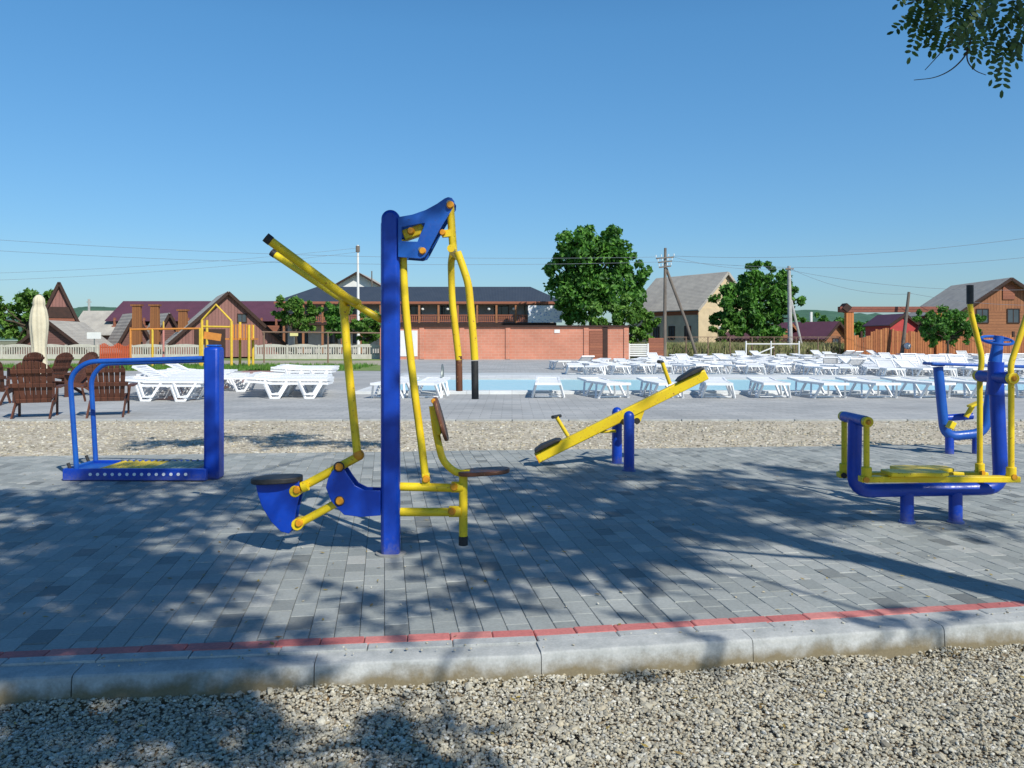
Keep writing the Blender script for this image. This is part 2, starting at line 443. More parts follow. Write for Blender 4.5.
nt.links.new(c, b.inputs['Base Color']); b.inputs['Roughness'].default_value = .9; bump(nt, b, n2, .4, .003)
struct(mbk.build('kerb', m, sharp=22))
struct(mbe.build('edging_row', m, smooth=False))
sheet('sand_bed', [(*KL,-.011),(KJ[0],KJ[1],-.011),(*KR,-.011),(20,farY(20),-.011),(-20,farY(-20),-.011)], noisy('joint_sand', (.17,.17,.155), (.25,.24,.21), 20, 1, .2, .002))

# ---------------------------------------------------------------- foreground gravel
random.seed(11)
GZ = -.135
def gz(x, y): return GZ+.016*noise.noise(Vector((x*1.7, y*1.7, 0)))+.008*noise.noise(Vector((x*5, y*5, 3)))
mb = MB(); bm = mb.bm; gx = [-14+i*.5 for i in range(60)]; gy = [-6+i*.4 for i in range(32)]
def kerbfront(x):
    d = dl if x < KJ[0] else dr
    return KJ[1]+(x-KJ[0])*d.y/d.x - .27
grid = [[bm.verts.new((x, y+0*x, gz(x,y)-.012)) for x in gx] for y in gy]
for j in range(len(gy)-1):
    for i in range(len(gx)-1):
        xm = gx[i]+.25
        if gy[j] < kerbfront(xm)+.05: bm.faces.new((grid[j][i], grid[j][i+1], grid[j+1][i+1], grid[j+1][i]))
bm2 = [v for v in bm.verts if not v.link_faces]; bmesh.ops.delete(bm, geom=bm2, context='VERTS')
GB = noisy('gravel_bed', (.34,.29,.21), (.20,.165,.115), 40, 1, .6, .01)
struct(mb.build('gravel_ground', GB))
shapes = []
for k in range(14):
    b3 = bmesh.new(); bmesh.ops.create_icosphere(b3, subdivisions=1, radius=1)
    vs = [tuple(v.co*random.uniform(.72,1.18)) for v in b3.verts]; fs = [tuple(v.index for v in f.verts) for f in b3.faces]; b3.free()
    shapes.append((vs, fs))
V = []; Fc = []
def stone(x, y, z, r):
    vs, fs = random.choice(shapes)
    M = Matrix.Rotation(random.uniform(0,6.28), 3, 'Z') @ Matrix.Rotation(random.uniform(-.5,.5), 3, 'X') @ Matrix.Diagonal((r*random.uniform(.8,1.5), r*random.uniform(.7,1), r*random.uniform(.45,.8)))
    k = len(V)
    for q in vs:
        w = M @ Vector(q); V.append((w.x+x, w.y+y, w.z+z))
    for f in fs: Fc.append((f[0]+k, f[1]+k, f[2]+k))
N = 62000; cnt = 0
while cnt < N:
    y = random.uniform(2.15, 4.75); x = random.uniform(-y*.70-.1, y*.70+.25)
    if y > kerbfront(x)-.006: continue
    r = random.choice((.0045,.0055,.0065,.0075,.009,.010))*random.uniform(.85,1.2)
    if random.random() < .004: r = random.uniform(.016,.026)
    k = kerbfront(x)-y
    pile = .030*math.exp(-(k/.10)**2)*(0.6+.8*noise.noise(Vector((x*3,0,5))))
    stone(x, y, gz(x,y)+pile+random.uniform(-.002,.010), r); cnt += 1
for _ in range(3000):   # sparser rim around, for views from a step aside
    y = random.uniform(1.0, 4.3); x = random.uniform(-4.2, 4.2)
    if abs(x) < y*.70 and y > 2.15 or y > kerbfront(x)-.01: continue
    stone(x, y, gz(x,y)+.004, random.uniform(.008,.016))
me = bpy.data.meshes.new('gravel_stones'); me.from_pydata(V, [], Fc); me.validate()
STONE = islandmat('stone_mix', [(0,(.20,.185,.15)), (.12,(.38,.35,.27)), (.35,(.50,.465,.37)), (.5,(.42,.41,.36)), (.7,(.54,.47,.33)), (.9,(.60,.57,.47)), (1,(.74,.72,.65))], .85, 120, .3, .3, .001)
me.materials.append(STONE); o = bpy.data.objects.new('gravel_stones', me); col.objects.link(o)
tag(o, 'loose pale beige and grey gravel stones in front of the kerb', 'gravel', kind='stuff')
# stray stones + dry leaves on the paving
V = []; Fc = []
for _ in range(260):
    x = random.uniform(-5.5, 6); y = random.uniform(4.0, 9.8)
    if y < kerbfront(x)+.3: continue
    stone(x, y, .004, random.uniform(.004,.009))
for _ in range(110):
    x = random.uniform(-3.2, 4); kf = kerbfront(x)
    stone(x, kf+random.uniform(.03,.16), .001, random.uniform(.003,.008))
me = bpy.data.meshes.new('stray_stones'); me.from_pydata(V, [], Fc); me.materials.append(STONE)
o = bpy.data.objects.new('stray_stones', me); col.objects.link(o); tag(o, 'small stray gravel stones scattered over the grey paving', 'gravel', kind='stuff')
# scattered stones on the far strip
V = []; Fc = []
for _ in range(7000):
    y = random.uniform(9.2, 14.1); x = random.uniform(-y*.72, y*.72)
    if y < farY(x)+.03: continue
    stone(x, y, -.036, random.uniform(.012,.028))
me = bpy.data.meshes.new('strip_stones'); me.from_pydata(V, [], Fc); me.materials.append(STONE)
o = bpy.data.objects.new('strip_stones', me); col.objects.link(o); tag(o, 'pale gravel stones of the strip between the paving and the plaza', 'gravel', kind='stuff')
mb = MB(); bm = mb.bm
DRY = islandmat('dry_leaf', [(0,(.30,.20,.05)), (.5,(.45,.34,.08)), (1,(.25,.14,.05))], .8)
for _ in range(420):
    y = random.uniform(2.4, 9); x = random.uniform(-y*.7, y*.7)
    on = y > kerbfront(x)+.2
    if not on and y > kerbfront(x)-.02: continue
    z = .003 if on else gz(x,y)+.018
    a = random.uniform(0,6.28); L = random.uniform(.010,.022); w = L*.4
    ca, sa = math.cos(a), math.sin(a)
    bm.faces.new([bm.verts.new((x+ca*p-sa*q, y+sa*p+ca*q, z+zz)) for p, q, zz in ((-L,0,0),(0,-w,.003),(L,0,.004),(0,w,.001))])
tag(mb.build('fallen_leaves', DRY, smooth=False), 'tiny yellow fallen leaflets scattered over paving and gravel', 'leaves', kind='stuff')

# ================================================================ MACHINE 1 : combined chest-press / pull station
Y1 = 5.26
def P1(px, py, dy=0): p = pt(px, py, Y1); p.y += dy; return p
base = Vector((P1(391,553).x, Y1, 0))
t = thing('exercise_station', 'tall blue post exercise station with yellow pull handles, lever arms and two seats', 'outdoor gym machine', base)
MB().tube([P1(389.5,553,.03)+Vector((0,0,-.02)), P1(389.5,224,.03)], .062, 24, dome=True).build('rear_post', BLUE, t)
# rounded front post
x0, x1 = P1(382.5,300).x, P1(400.5,300).x; r = (x1-x0)/2; xc = (x0+x1)/2; zt = P1(391,211).z-r
out = [(x0,Y1-.07,-.02),(x1,Y1-.07,-.02)]+[(xc+r*math.cos(a), Y1-.07, zt+r*math.sin(a)) for a in [i*math.pi/16 for i in range(17)]]
MB().prism(out, (0,.085,0)).build('post', BLUE, t, bevel=.022)
mb = MB(); mb.tube([(base.x,Y1-.01,-.01),(base.x,Y1-.01,.008)], .10, 28); mb.build('base_collar', noisy('cement_patch', (.3,.3,.29),(.22,.22,.21),20,.95), t)
# top bracket plates, their sunlit tone put into the lighter blue
outer = [(400,219),(414,216.5),(427,212),(438,206),(445.4,200.8),(449,199.3),(453,200.2),(455.3,203.5),(455,208),(441,231),(429,254),(426,258.5),(421.5,260),(400,258.3)]
inner = [(403.4,229),(409,227.8),(415,226.8),(420,225.8),(424,225.2),(426.2,224.9),(426.0,226),(425.2,228.5),(424,231.5),(422,235.5),(420.4,239.5),(419,243.2),(411,243),(403.4,242.5)]
for dy in (-.085, .075):
    MB().ringprism([P1(a,b2,dy) for a,b2 in outer], [P1(a,b2,dy) for a,b2 in inner], (0,.012,0)).build('bracket_plate', BLUE2, t, bevel=.002)
def disc(parent, px, py, Y, r, thick, mat, name='bolt_cap', seg=18):
    p = pt(px, py, Y); o = MB().tube([p, p+Vector((0,-thick*.6,0)), p+Vector((0,-thick,0))], r, seg, r2=r*.72).build(name, mat, parent); return o
for q_ in ((450.2,205),(422.5,251)): MB().tube([P1(*q_,-.09), P1(*q_,.09)], .018).build('axle', STEEL, t)
disc(t, 450.2,205,Y1-.085,.026,.022,ORG); disc(t, 422.5,251,Y1-.085,.024,.02,ORG)
# lever inside the bracket window
mb = MB(); mb.bar(P1(404,236,0), P1(424,229,0), .09, .07); mb.build('lever_block', YEL, t, bevel=.01); disc(t, 411,231,Y1-.05,.026,.03,ORG)
# swing arm with the two hanging handles
sw = MB(); sw.tube([P1(450.3,207), P1(452,232), P1(453.5,252)], .026, 14)
sw.bar(P1(442,234), P1(455,233), .05, .045)
sw.tube([P1(454,253,-.27), P1(454,253,.24)], .024)
sw.build('swing_arm', YEL, t); disc(t, 442.5,232.6,Y1-.028,.022,.02,ORG)
def PX(px, py, dy): return pt(px, py, Y1+dy)
h = MB().tube([PX(457.5,252,-.27), PX(462,264,-.27), PX(468.5,284,-.27), PX(473.2,335,-.27), PX(474.8,360,-.27)], .024, 14, bend=.05).build('pull_handle', YEL, t)
MB().tube([PX(474.7,361,-.27), PX(475.2,399,-.27)], .0225).build('grip', BLK, h)
h = MB().tube([PX(453.5,250,.235), PX(451,262,.24), PX(452,300,.24), PX(456,335,.24), PX(458.8,360,.24)], .024, 14, bend=.08).build('pull_handle', YEL, t)
MB().tube([PX(458.8,356,.24), PX(459.3,391,.24)], .0235).build('grip', SEATM, h)
# long connecting rod from the bracket to the seat carriage
MB().tube([P1(402.5,240), P1(404.5,300), P1(413,380), P1(421,440), P1(425.5,478)], .0255, 14, bend=.2).build('connecting_rod', YEL, t)
disc(t, 426,479,Y1-.02,.027,.02,ORG)
MB().bar(P1(426,473,0), P1(426,490,0), .05, .05).build('clevis', YEL, t, bevel=.006)
# parallel links to the right
MB().tube([P1(398,486.5), P1(458,488)], .028).build('upper_link', YEL, t); MB().tube([P1(398,512), P1(458,512)], .028).build('lower_link', YEL, t)
for (a, b2) in ((457.5,487),(455,511.5)): MB().tube([P1(a-6,b2), P1(a+6,b2)], .037, 16).build('link_sleeve', YEL, t, bevel=.003)
for a, b2 in ((454,487),(452,511.5)): disc(t, a, b2, Y1-.03, .026, .018, ORG)
mb = MB(); mb.tube([P1(463.3,473), P1(463.3,537)], .029); mb.build('seat_leg', YEL, t)
MB().tube([P1(463.3,536), P1(463.3,545)], .031).build('rubber_foot', BLK, t)
MB().tube([P1(470,473), P1(457,473.5), P1(443,462), P1(436.5,436), P1(432.5,406)], .024, 14, bend=.13).build('seat_frame', YEL, t)
def pad(parent, c, ax, lx, ly, th, mat, name, seg=28, ex=2.6):
    """super-ellipse pad: local axes ax(x dir), world y, thickness along normal"""
    c = Vector(c); ax = Vector(ax).normalized(); yv = Vector((0,1,0)); nz = ax.cross(yv).normalized()
    pts = []
    for i in range(seg):
        a = 2*math.pi*i/seg; cc, ss = math.cos(a), math.sin(a)
        pts.append(c+ax*(abs(cc)**(2/ex)*math.copysign(lx/2,cc))+yv*(abs(ss)**(2/ex)*math.copysign(ly/2,ss))-nz*th/2)
    return MB().prism(pts, nz*th).build(name, mat, parent, bevel=.006)
sd = (P1(508,470)-P1(462,473)).normalized()
pad(t, P1(484,471.6), sd, .34, .22, .026, SEATM, 'seat')
pad(t, P1(441,419), P1(446.5,441)-P1(434,397), .30, .20, .022, SEATM, 'backrest')
MB().bar(P1(435.5,402), P1(439.5,434), .10, .03, up=(1,0,0)).build('back_plate', YEL, t, bevel=.006)
disc(t, 433.5,401,Y1-.05,.017,.015,ORG)
# left unit : blue plate from the post
pl = [(328,486),(330,477),(334,470),(340,465),(346,468),(351,476),(357,484),(366,488.5),(382,489),(382,513.5),(362,515),(346,513),(341,508),(333,499)]
for dy in (-.062,.05): MB().prism([P1(a,b2,dy) for a,b2 in pl], (0,.012,0)).build('pivot_plate', BLUE, t, bevel=.003)
for (a,b2) in ((339,467),(339.5,501)):
    disc(t, a, b2, Y1-.06, .036, .008, BLK, 'washer'); disc(t, a, b2, Y1-.068, .027, .014, ORG)
MB().bar(P1(343,481), P1(329,483), .09, .05).build('bump_stop', BLK, t, bevel=.006)
# upper link : from elbow to seat bracket, lower link
MB().tube([P1(357.5,457), P1(296,490)], .029).build('upper_link', YEL, t)
MB().tube([P1(340,501), P1(300,523)], .027).build('lower_link', YEL, t)
for (a,b2) in ((297,490),(299,523)):
    MB().tube([P1(a,b2,-.055), P1(a,b2,.055)], .038, 18).build('link_sleeve', YEL, t, bevel=.004); disc(t, a, b2, Y1-.056, .027, .014, ORG)
    
MB().tube([P1(304,486,-.042), P1(309,484,-.042)], .036).build('weld_collar', YEL, t); 
MB().ball(P1(358.5,455), .038, sub=3).build('elbow', ORG, t)
# bucket plate under left seat
bk = [(258,483),(301,479.5),(302,492),(298,508),(296,524),(291,532),(283,530),(273,520),(264,505),(260,493)]
for dy in (-.05,.038): MB().prism([P1(a,b2,dy) for a,b2 in bk], (0,.012,0)).build('seat_bracket', BLUE, t, bevel=.004)
mb = MB(); p = [P1(a,b2,-.037) for a,b2 in bk[4:9]]
for i in range(len(p)-1): mb.poly([p[i], p[i+1], p[i+1]+Vector((0,.075,0)), p[i]+Vector((0,.075,0))])
mb.build('bracket_web', BLUE, t)
pad(t, P1(277,479.2), P1(302,477.6)-P1(252,480), .33, .22, .034, BLK, 'seat')
# upright tube + long lever handles
MB().tube([P1(343,300), P1(345,322), P1(347,352), P1(352,402), P1(357.5,455)], .0275, 14, bend=.2).build('lever_upright', YEL, t)
MB().tube([P1(345,306), P1(344.5,314)], .040, 16, r2=.034).build('tee_joint', YEL, t)
MB().tube([P1(345,298,-.02), P1(380,319,0)], .024, 14).build('lever_stub', YEL, t)
MB().ball(P1(380.5,319), .026, sub=2).build('end_ball', ORG, t)
MB().tube([PX(358,303,0), PX(347,298,-.13), PX(341,293.5,-.2), PX(270.5,241,-.42)], .0275, 14, bend=.08).build('lever_handle', YEL, t)
MB().tube([PX(358,303,0), PX(349,299,.12), PX(342,299,.2), PX(275,254.5,.3)], .025, 14, bend=.08).build('lever_handle', YEL, t)
MB().tube([PX(271,241.3,-.42), PX(265.5,237,-.43)], .030).build('end_cap', BLK, t); MB().tube([PX(275.5,254.8,.3), PX(271.5,252,.3)], .027).build('end_cap', BLK, t)

# ================================================================ MACHINE 2 : walker with roller deck
YF, YB = 7.95, 8.5
t = thing('roller_walker', 'blue treadmill trainer with handrails, square post and deck of yellow rollers', 'outdoor gym machine', (XX(145,8.2), 8.2, 0))
zf = .02
xl, xr = XX(64,YF), XX(207,YF)
mb = MB(); mb.box(((xl+xr)/2, YF, .065), (xr-xl, .06, .115)); 
sr = mb.build('side_rail', BLUE, t, bevel=.006)
mb = MB(); mb.box(((xl+xr)/2-.1, YB, .065), (xr-xl-.2, .06, .115)); mb.build('side_rail', BLUE, t, bevel=.006)
mb = MB(); mb.box((xl+.15, (YF+YB)/2, .09), (.30, YB-YF-.06, .012)); mb.box((xr-.25, (YF+YB)/2, .09), (.24, YB-YF-.06, .012)); mb.box((xl+.004, (YF+YB)/2, .065), (.05, YB-YF-.06, .11)); mb.build('end_plate', BLUE2, t, bevel=.004)
xa, xb = XX(97,YF), XX(192,YF); NR = 15
ROLY = paint('yellow_roller', (.72,.54,.02), (.55,.4,.02), .4)
ROLG = paint('worn_grey_roller', (.30,.36,.24), (.22,.28,.22), .4)
for i in range(NR):
    x = xa+(xb-xa)*(i+.5)/NR
    MB().tube([(x, YF+.032, .098), (x, YB-.032, .098)], .029, 12).build('roller', ROLY if i < 8 else ROLG, t)
mb = MB()
for i in range(14):
    x = xa-.05+(xb-xa)*i/13; mb.tube([(x, YF-.029, .07), (x, YF-.036, .07)], .016, 10)
mb.build('roller_axle_ends', WHITE, t)
mb = MB()
for i in range(14):
    x = xa+(xb-xa)*i/13; mb.tube([(x, YB-.034, .125), (x, YB-.034, .137)], .012, 8)
mb.build('roller_bolts', STEEL, t)
# square post (rotated a little), chamfered top
xp = XX(214,8.12)
mb = MB(); mb.box((xp, 8.12, .66), (.155, .19, 1.34)); mb.build('post', BLUE, t, bevel=.03)
MB().box((xp, 8.12, 1.342), (.11,.14,.02)).build('post_cap', BLUE2, t, bevel=.008)
MB().tube([(XX(206,8.1), 8.12, 1.215), (XX(86,7.95), YF, 1.185), (XX(70,7.95), YF, 1.04), (XX(77,7.95), YF, .06)], .025, 14, bend=.20).build('handrail', BLUE2, t)
MB().tube([(XX(206,8.3), 8.30, 1.19), (XX(103,8.5), YB, 1.15), (XX(91,8.5), YB, 1.0), (XX(96,8.5), YB, .06)], .025, 14, bend=.18).build('handrail', BLUE2, t)
for px, Y in ((71,YF+.05),(89,YB+.03)): MB().tube([(XX(px,Y), Y, .09), (XX(px,Y)-.03, Y, .17)], .016, 10).build('bolt', BLK, t)

# ================================================================ MACHINE 3 : seesaw
Y3 = 8.85
t = thing('seesaw', 'yellow seesaw beam tilted down to the left on two short blue posts', 'seesaw', (XX(623,Y3), Y3, 0))
def P3(px, py, dy=0): return pt(px, py, Y3+dy)
dz = Vector((0,0,.0))
zt = .58
for Y, px in ((8.6,629),(9.1,617)):
    MB().tube([(XX(px,Y), Y, -.02), (XX(px,Y), Y, zt)], .058, 20, dome=True).build('post', BLUE, t)
    MB().tube([(XX(px,Y), Y, -.01), (XX(px,Y), Y, .006)], .075, 20).build('base_ring', BLUE2, t)
a = Vector((XX(629,8.6), 8.6, .50)); b2 = Vector((XX(617,9.1), 9.1, .50))
MB().tube([a, b2], .035).build('axle', BLK, t)
A, B = P3(537,458), P3(706,374)
MB().bar(A, B, .09, .115).build('beam', YEL, t, bevel=.012)
bd = (B-A).normalized(); bn = Vector((-bd.z,0,bd.x))
MB().bar(A-bd*.005, A+bd*.004, .096, .122).build('end_plate', ORG, t, bevel=.004); 
for c0, sg in ((A, 1), (B, -1)):
    c1 = c0+bd*sg*.01+bn*.065; c2 = c0+bd*sg*.34+bn*.065
    out = [c1, c1+bn*.03, c1+bn*.05+bd*sg*.10, c2+bn*.035-bd*sg*.06, c2+bn*.005]
    MB().prism([q+Vector((0,-.1,0)) for q in out], (0,.2,0)).build('seat', BLK, t, bevel=.012)
for (s0, s1, g0, g1) in (((568,436),(556.5,417),(551,415),(562,418.5)), ((670,384),(662.5,363),(653,361.5),(668,363))):
    hp = MB().tube([P3(*s0), P3(*s1)], .022).build('handle_post', YEL, t)
    m0 = P3((g0[0]+g1[0])/2, (g0[1]+g1[1])/2)
    MB().tube([m0+Vector((-.05,-.15,.01)), m0+Vector((.05,.15,-.004))], .019).build('grip', BLK, hp)
MB().tube([P3(586,428), P3(600,432), P3(616,431)], .016, bend=.05).build('hook_bar', YEL, t)
MB().prism([P3(632,416,-.03), P3(646,407,-.03), P3(641,421,-.03), P3(637,425,-.03)], (0,.06,0)).build('gusset', YEL, t, bevel=.004)
MB().tube([P3(637,421,-.06), P3(637,421,.06)], .035, 16).build('bump_stop', BLK, t)

# ================================================================ MACHINE 4 : elliptical trainer (front right)
YN, YFa = 5.96, 6.36; YC = (YN+YFa)/2
t = thing('elliptical_trainer', 'blue and yellow elliptical trainer with swinging footboards at the front right', 'outdoor gym machine', (XX(931,YC), YC, 0))
def P4(px, py, Y=YC): return pt(px, py, Y)
for px, py in ((907,523),(955.5,519)):
    MB().tube([(XX(px,YC), YC, -.02), tuple(P4(px,492))], .049, 20).build('leg', BLUE, t)
    MB().tube([(XX(px,YC), YC, -.01), (XX(px,YC), YC, .01)], .062, 20).build('base_ring', BLUE2, t)
MB().tube([P4(855,420), P4(854,491), P4(1001,488), P4(996,372)], .052, 20, bend=.13).build('frame', BLUE, t)
MB().tube([P4(995,395), P4(996,362)], .056, 20).build('column_sleeve', BLUE, t)
for (px, py, rr) in ((855,419,.042),(995,377,.046)):
    c0 = pt(px, py, YC)
    MB().tube([c0+Vector((0,-.19,0)), c0+Vector((0,.19,0))], rr, 20).build('crossbar', BLUE, t)
    for sg in (-1,1):
        MB().tube([c0+Vector((0,sg*.19,0)), c0+Vector((0,sg*.235,0))], rr*.93, 18).build('hub', YEL, t, bevel=.004)
        MB().tube([c0+Vector((0,sg*.235,0)), c0+Vector((0,sg*.25,0))], rr*.5, 14, r2=rr*.3).build('bolt_cap', ORG if sg < 0 else BLK, t)
# swing links (short) and footboards
for sg, Y in ((-1,YN),(1,YFa)):
    c0 = pt(855,419,YC); c0.y = Y
    lo = Vector((c0.x+(.0 if sg < 0 else -.0), Y, .395 if sg < 0 else .36))
    MB().tube([c0, lo], .022, 14).build('swing_link', YEL, t)
    MB().tube([lo+Vector((0,0,.06)), lo+Vector((0,0,-.02))], .037, 16, r2=.037).build('link_foot', YEL, t, bevel=.005)
    cR = pt(995,377,YC); cR.y = Y
    xR = cR.x-.0
    zb = lo.z-.03
    fb = MB(); fb.box(((lo.x+xR)/2+.0, Y, zb), (xR-lo.x+.10, .075, .045)); fb.build('footboard', YEL, t, bevel=.006)
    xm = XX(918 if sg < 0 else 925, Y)
    fp = [(xm-.24,Y-.09*1,zb+.03),(xm-.10,Y-.11,zb+.03),(xm+.0,Y-.085,zb+.03),(xm+.12,Y-.11,zb+.03),(xm+.2,Y-.06,zb+.03),(xm+.2,Y+.06,zb+.03),(xm+.12,Y+.11,zb+.03),(xm,Y+.085,zb+.03),(xm-.10,Y+.11,zb+.03),(xm-.24,Y+.09,zb+.03)]
    MB().prism(fp, (0,0,.03)).build('foot_pad', YEL, t, bevel=.006)
    MB().tube([(lo.x-.02,Y-.05,zb),(lo.x-.02,Y+.05,zb)], .022).build('pivot_pin', BLK if sg > 0 else ORG, t)
    # long handle lever
    if sg < 0: pts = [Vector((xR, Y, zb)), Vector((xR, Y, cR.z)), Vector((xR-.005, Y, cR.z+.10)), pt(1026,318,Y), pt(1031,302,Y)]
    else: pts = [Vector((xR, Y, zb)), Vector((xR, Y, cR.z)), Vector((xR+.02, Y, cR.z+.14)), pt(971,313,Y), pt(970,304,Y)]
    MB().tube(pts, .0215, 14, bend=.07).build('handle_lever', YEL, t)
    e = pts[-1]; MB().tube([e, e+Vector((.03 if sg < 0 else 0, 0, .15))], .026, 14).build('grip', BLK, t)
    MB().tube([Vector((xR, Y, zb-.01)), Vector((xR, Y, zb+.09))], .035, 16).build('lever_foot', YEL, t, bevel=.004)
    MB().tube([Vector((xR, Y-.045, zb+.02)), Vector((xR, Y+.045, zb+.02))], .02).build('pivot_pin', ORG, t)
bpy.context.view_layer.update()

# ================================================================ MACHINE 5 : exercise bike (rear right)
Y5 = 9.85
t = thing('exercise_bike', 'blue outdoor exercise bike with long seat board and ring handlebar, behind the elliptical trainer', 'outdoor gym machine', (XX(962,Y5), Y5, 0))
def P5(px, py, dy=0): return pt(px, py, Y5+dy)
for px in (949.5,976.5): MB().tube([(XX(px,Y5),Y5,-.02), tuple(P5(px,437))], .050, 18).build('leg', BLUE, t)
MB().tube([P5(938,367), P5(945,437), P5(985,433), P5(997,345)], .058, 20, bend=.16).build('frame', BLUE2, t)
MB().tube([P5(995,362), P5(999,336)], .075, 20, r2=.055).build('steering_head', BLUE2, t)
MB().box(P5(938,365)+Vector((0,0,.0)), (.12,.12,.03)).build('seat_mount', BLUE, t, bevel=.01)
MB().bar(P5(927,363.5), P5(1032,367), .24, .035).build('seat_board', BLUE2, t, bevel=.012)
c0 = P5(997,342); ring = []
for i in range(28):
    a = 2*math.pi*i/28; ring.append(c0+Vector((.17*math.cos(a), .17*math.sin(a), .05*math.sin(a)+.02)))
mb = MB(); mb.tube(ring+[ring[0]], .018, 10, caps=False)
mb.build('ring_handlebar', BLUE2, t)
MB().bar(c0+Vector((-.17,0,.02)), c0+Vector((.17,0,.02)), .04,.02).build('handlebar_spoke', BLUE2, t, bevel=.005)
MB().tube([P5(946,418), P5(972,416)], .042, 16).build('crank_bar', BLUE, t)
cr = MB(); cr.tube([P5(966,417,-.1), P5(972,407,-.1)], .03); cr.tube([P5(972,407,-.2), P5(972,407,.0)], .028); cr.build('crank', YEL, t)
MB().box(P5(975,404,-.2), (.16,.10,.03), Matrix.Rotation(-.4,3,'Y')).build('pedal', YEL, t, bevel=.006)
MB().box(P5(951,425,-.15), (.06,.10,.09), Matrix.Rotation(.5,3,'Y')).build('pedal', YEL, t, bevel=.006)

# ================================================================ LOUNGE CHAIRS (dark wood)
def make_adirondack():
    t = thing('wooden_lounge_chair', 'x', 'garden chair')
    # local: sitter faces +y, the back faces -y (towards the camera)
    tilt = R(22); by = -.28
    up = Vector((0,-math.sin(tilt),math.cos(tilt))); o0 = Vector((0,by+.05,.30))
    mb = MB()
    n = 7
    for i in range(n):
        k = (i-3)/3; L = .56+.25*math.sqrt(max(0,1-(k/1.16)**2))
        fan = Vector((k*.05,0,0)); a = o0+Vector((k*.245,0,0))-up*.02; b2 = o0+Vector((k*.245,0,0))+fan+up*L
        w = .086; x = Vector((1,0,0)); d = (b2-a).normalized()
        arc = lambda q: .56+.25*math.sqrt(max(0,1-(q/1.16)**2)); L0 = arc((i-3)/3); top = [a-x*w*.45, a+x*w*.45]+[b2+x*w*e_+d*(arc(k+e_*w/.25)-L0) for e_ in (.48,.2,0,-.2,-.48)]
        mb.prism(top, Vector((0,math.cos(tilt),math.sin(tilt)))*.02)
    mb.build('backrest', WOODD, t)
    mb = MB()
    for h, w in ((.03,.56),(.34,.74),(.62,.66)):
        c = o0+up*h+Vector((0,-.022,-.008)); mb.bar(c-Vector((w/2,0,0)), c+Vector((w/2,0,0)), .028, .07, up=up)
    mb.build('back_rail', WOODD, t)
    mb = MB()
    for i in range(6): mb.box((0, by+.08+i*.092, .31+i*.014), (.56,.078,.02), Matrix.Rotation(.15,3,'X'))
    mb.build('seat', WOODD, t)
    for s in (-1,1):
        mb = MB(); mb.prism([(s*.40-.07,.34,.56),(s*.40+.07,.36,.56),(s*.40+.06,-.36,.555),(s*.40-.05,-.36,.555)], (0,0,.022)); mb.build('armrest', WOODD, t)
        mb = MB(); mb.bar((s*.31,.27,0), (s*.31,.27,.56), .03, .11, up=(0,1,0)); mb.build('leg', WOODD, t)
        mb = MB(); mb.prism([(s*.285,.30,.27),(s*.285,.30,.40),(s*.285,-.20,.29),(s*.285,-.62,0),(s*.285,-.50,0),(s*.285,-.20,.20)], (s*.028,0,0)); mb.build('leg', WOODD, t)
        mb = MB(); mb.bar((s*.36,-.30,.30), (s*.40,-.40,.55), .03, .06, up=(0,1,0)); mb.build('arm_support', WOODD, t)
    return t
proto = make_adirondack()
CH_ = [  # px, py ground, rot deg, label
 (36,417,22,'dark brown wooden lounge chair seen from behind, just left of the blue trainer rails'),
 (109,415,20,'dark brown wooden lounge chair seen from behind through the blue handrails of the roller trainer'),
 (-6,404,14,'dark wooden lounge chair cut by the left edge of the picture'),
 (70,396,150,'dark wooden lounge chair facing the camera in the gap between the two nearest chairs'),
 (24,386,65,'wooden lounge chair turned sideways just left of the closed cream parasol'),
 (52,387,75,'wooden lounge chair turned sideways in front of the closed cream parasol'),
 (78,385,78,'wooden lounge chair turned sideways, farthest right of the lounge chairs in the rear row'),
]
for i, (px, py, rz, lab) in enumerate(CH_):
    o = proto if i == 0 else copy_tree(proto)
    p = gp(px, py, -.03); o.location = p; o.rotation_euler.z = R(rz); o['label'] = lab; o['group'] = 'dark wooden lounge chairs beside the plaza'

# ================================================================ WHITE LOUNGERS
def make_lounger(back):
    t = thing('sun_lounger', 'x', 'sun lounger')
    W = .64
    mb = MB(); H = .36
    for s in (-1,1): mb.box((-.22, s*(W/2-.03), H), (1.40,.055,.055))
    for i in range(15): mb.box((-.88+i*.092, 0, H+.012), (.062, W-.1, .018))
    mb.box((-.93,0,H), (.05,W,.06)); mb.box((.47,0,H), (.04,W-.1,.05))
    mb.build('bed', WHITE, t, smooth=False)
    mb = MB(); h = Vector((.42,0,H+.01)); d = Vector((math.cos(back),0,math.sin(back)))
    for s in (-1,1): mb.bar(h+Vector((0,s*(W/2-.03),0)), h+Vector((0,s*(W/2-.03),0))+d*.62, .05,.05)
    for i in range(6): c = h+d*(.06+i*.095); mb.bar(c-Vector((0,W/2-.05,0)), c+Vector((0,W/2-.05,0)), .065, .018, up=Vector((-d.z,0,d.x)))
    c = h+d*.64; mb.bar(c-Vector((0,W/2,0)), c+Vector((0,W/2,0)), .06,.055, up=Vector((-d.z,0,d.x)))
    mb.build('backrest', WHITE, t, smooth=False)
    for xx in (-.52,.32):
        mb = MB()
        for s in (-1,1):
            y = s*(W/2-.02); yo = s*.09
            mb.bar((xx-.27,y,H-.02), (xx-.10,y+yo,.02), .045,.05); mb.bar((xx+.10,y+yo,.02), (xx+.27,y,H-.02), .045,.05); mb.bar((xx-.12,y+yo,.02), (xx+.12,y+yo,.02), .045,.045)
        mb.bar((xx,-W/2,.03), (xx,W/2,.03), .04,.04)
        mb.build('leg_frame', WHITE, t, smooth=False)
    return t
protos = [make_lounger(R(a)) for a in (4, 26, 46)]
used = [0,0,0]
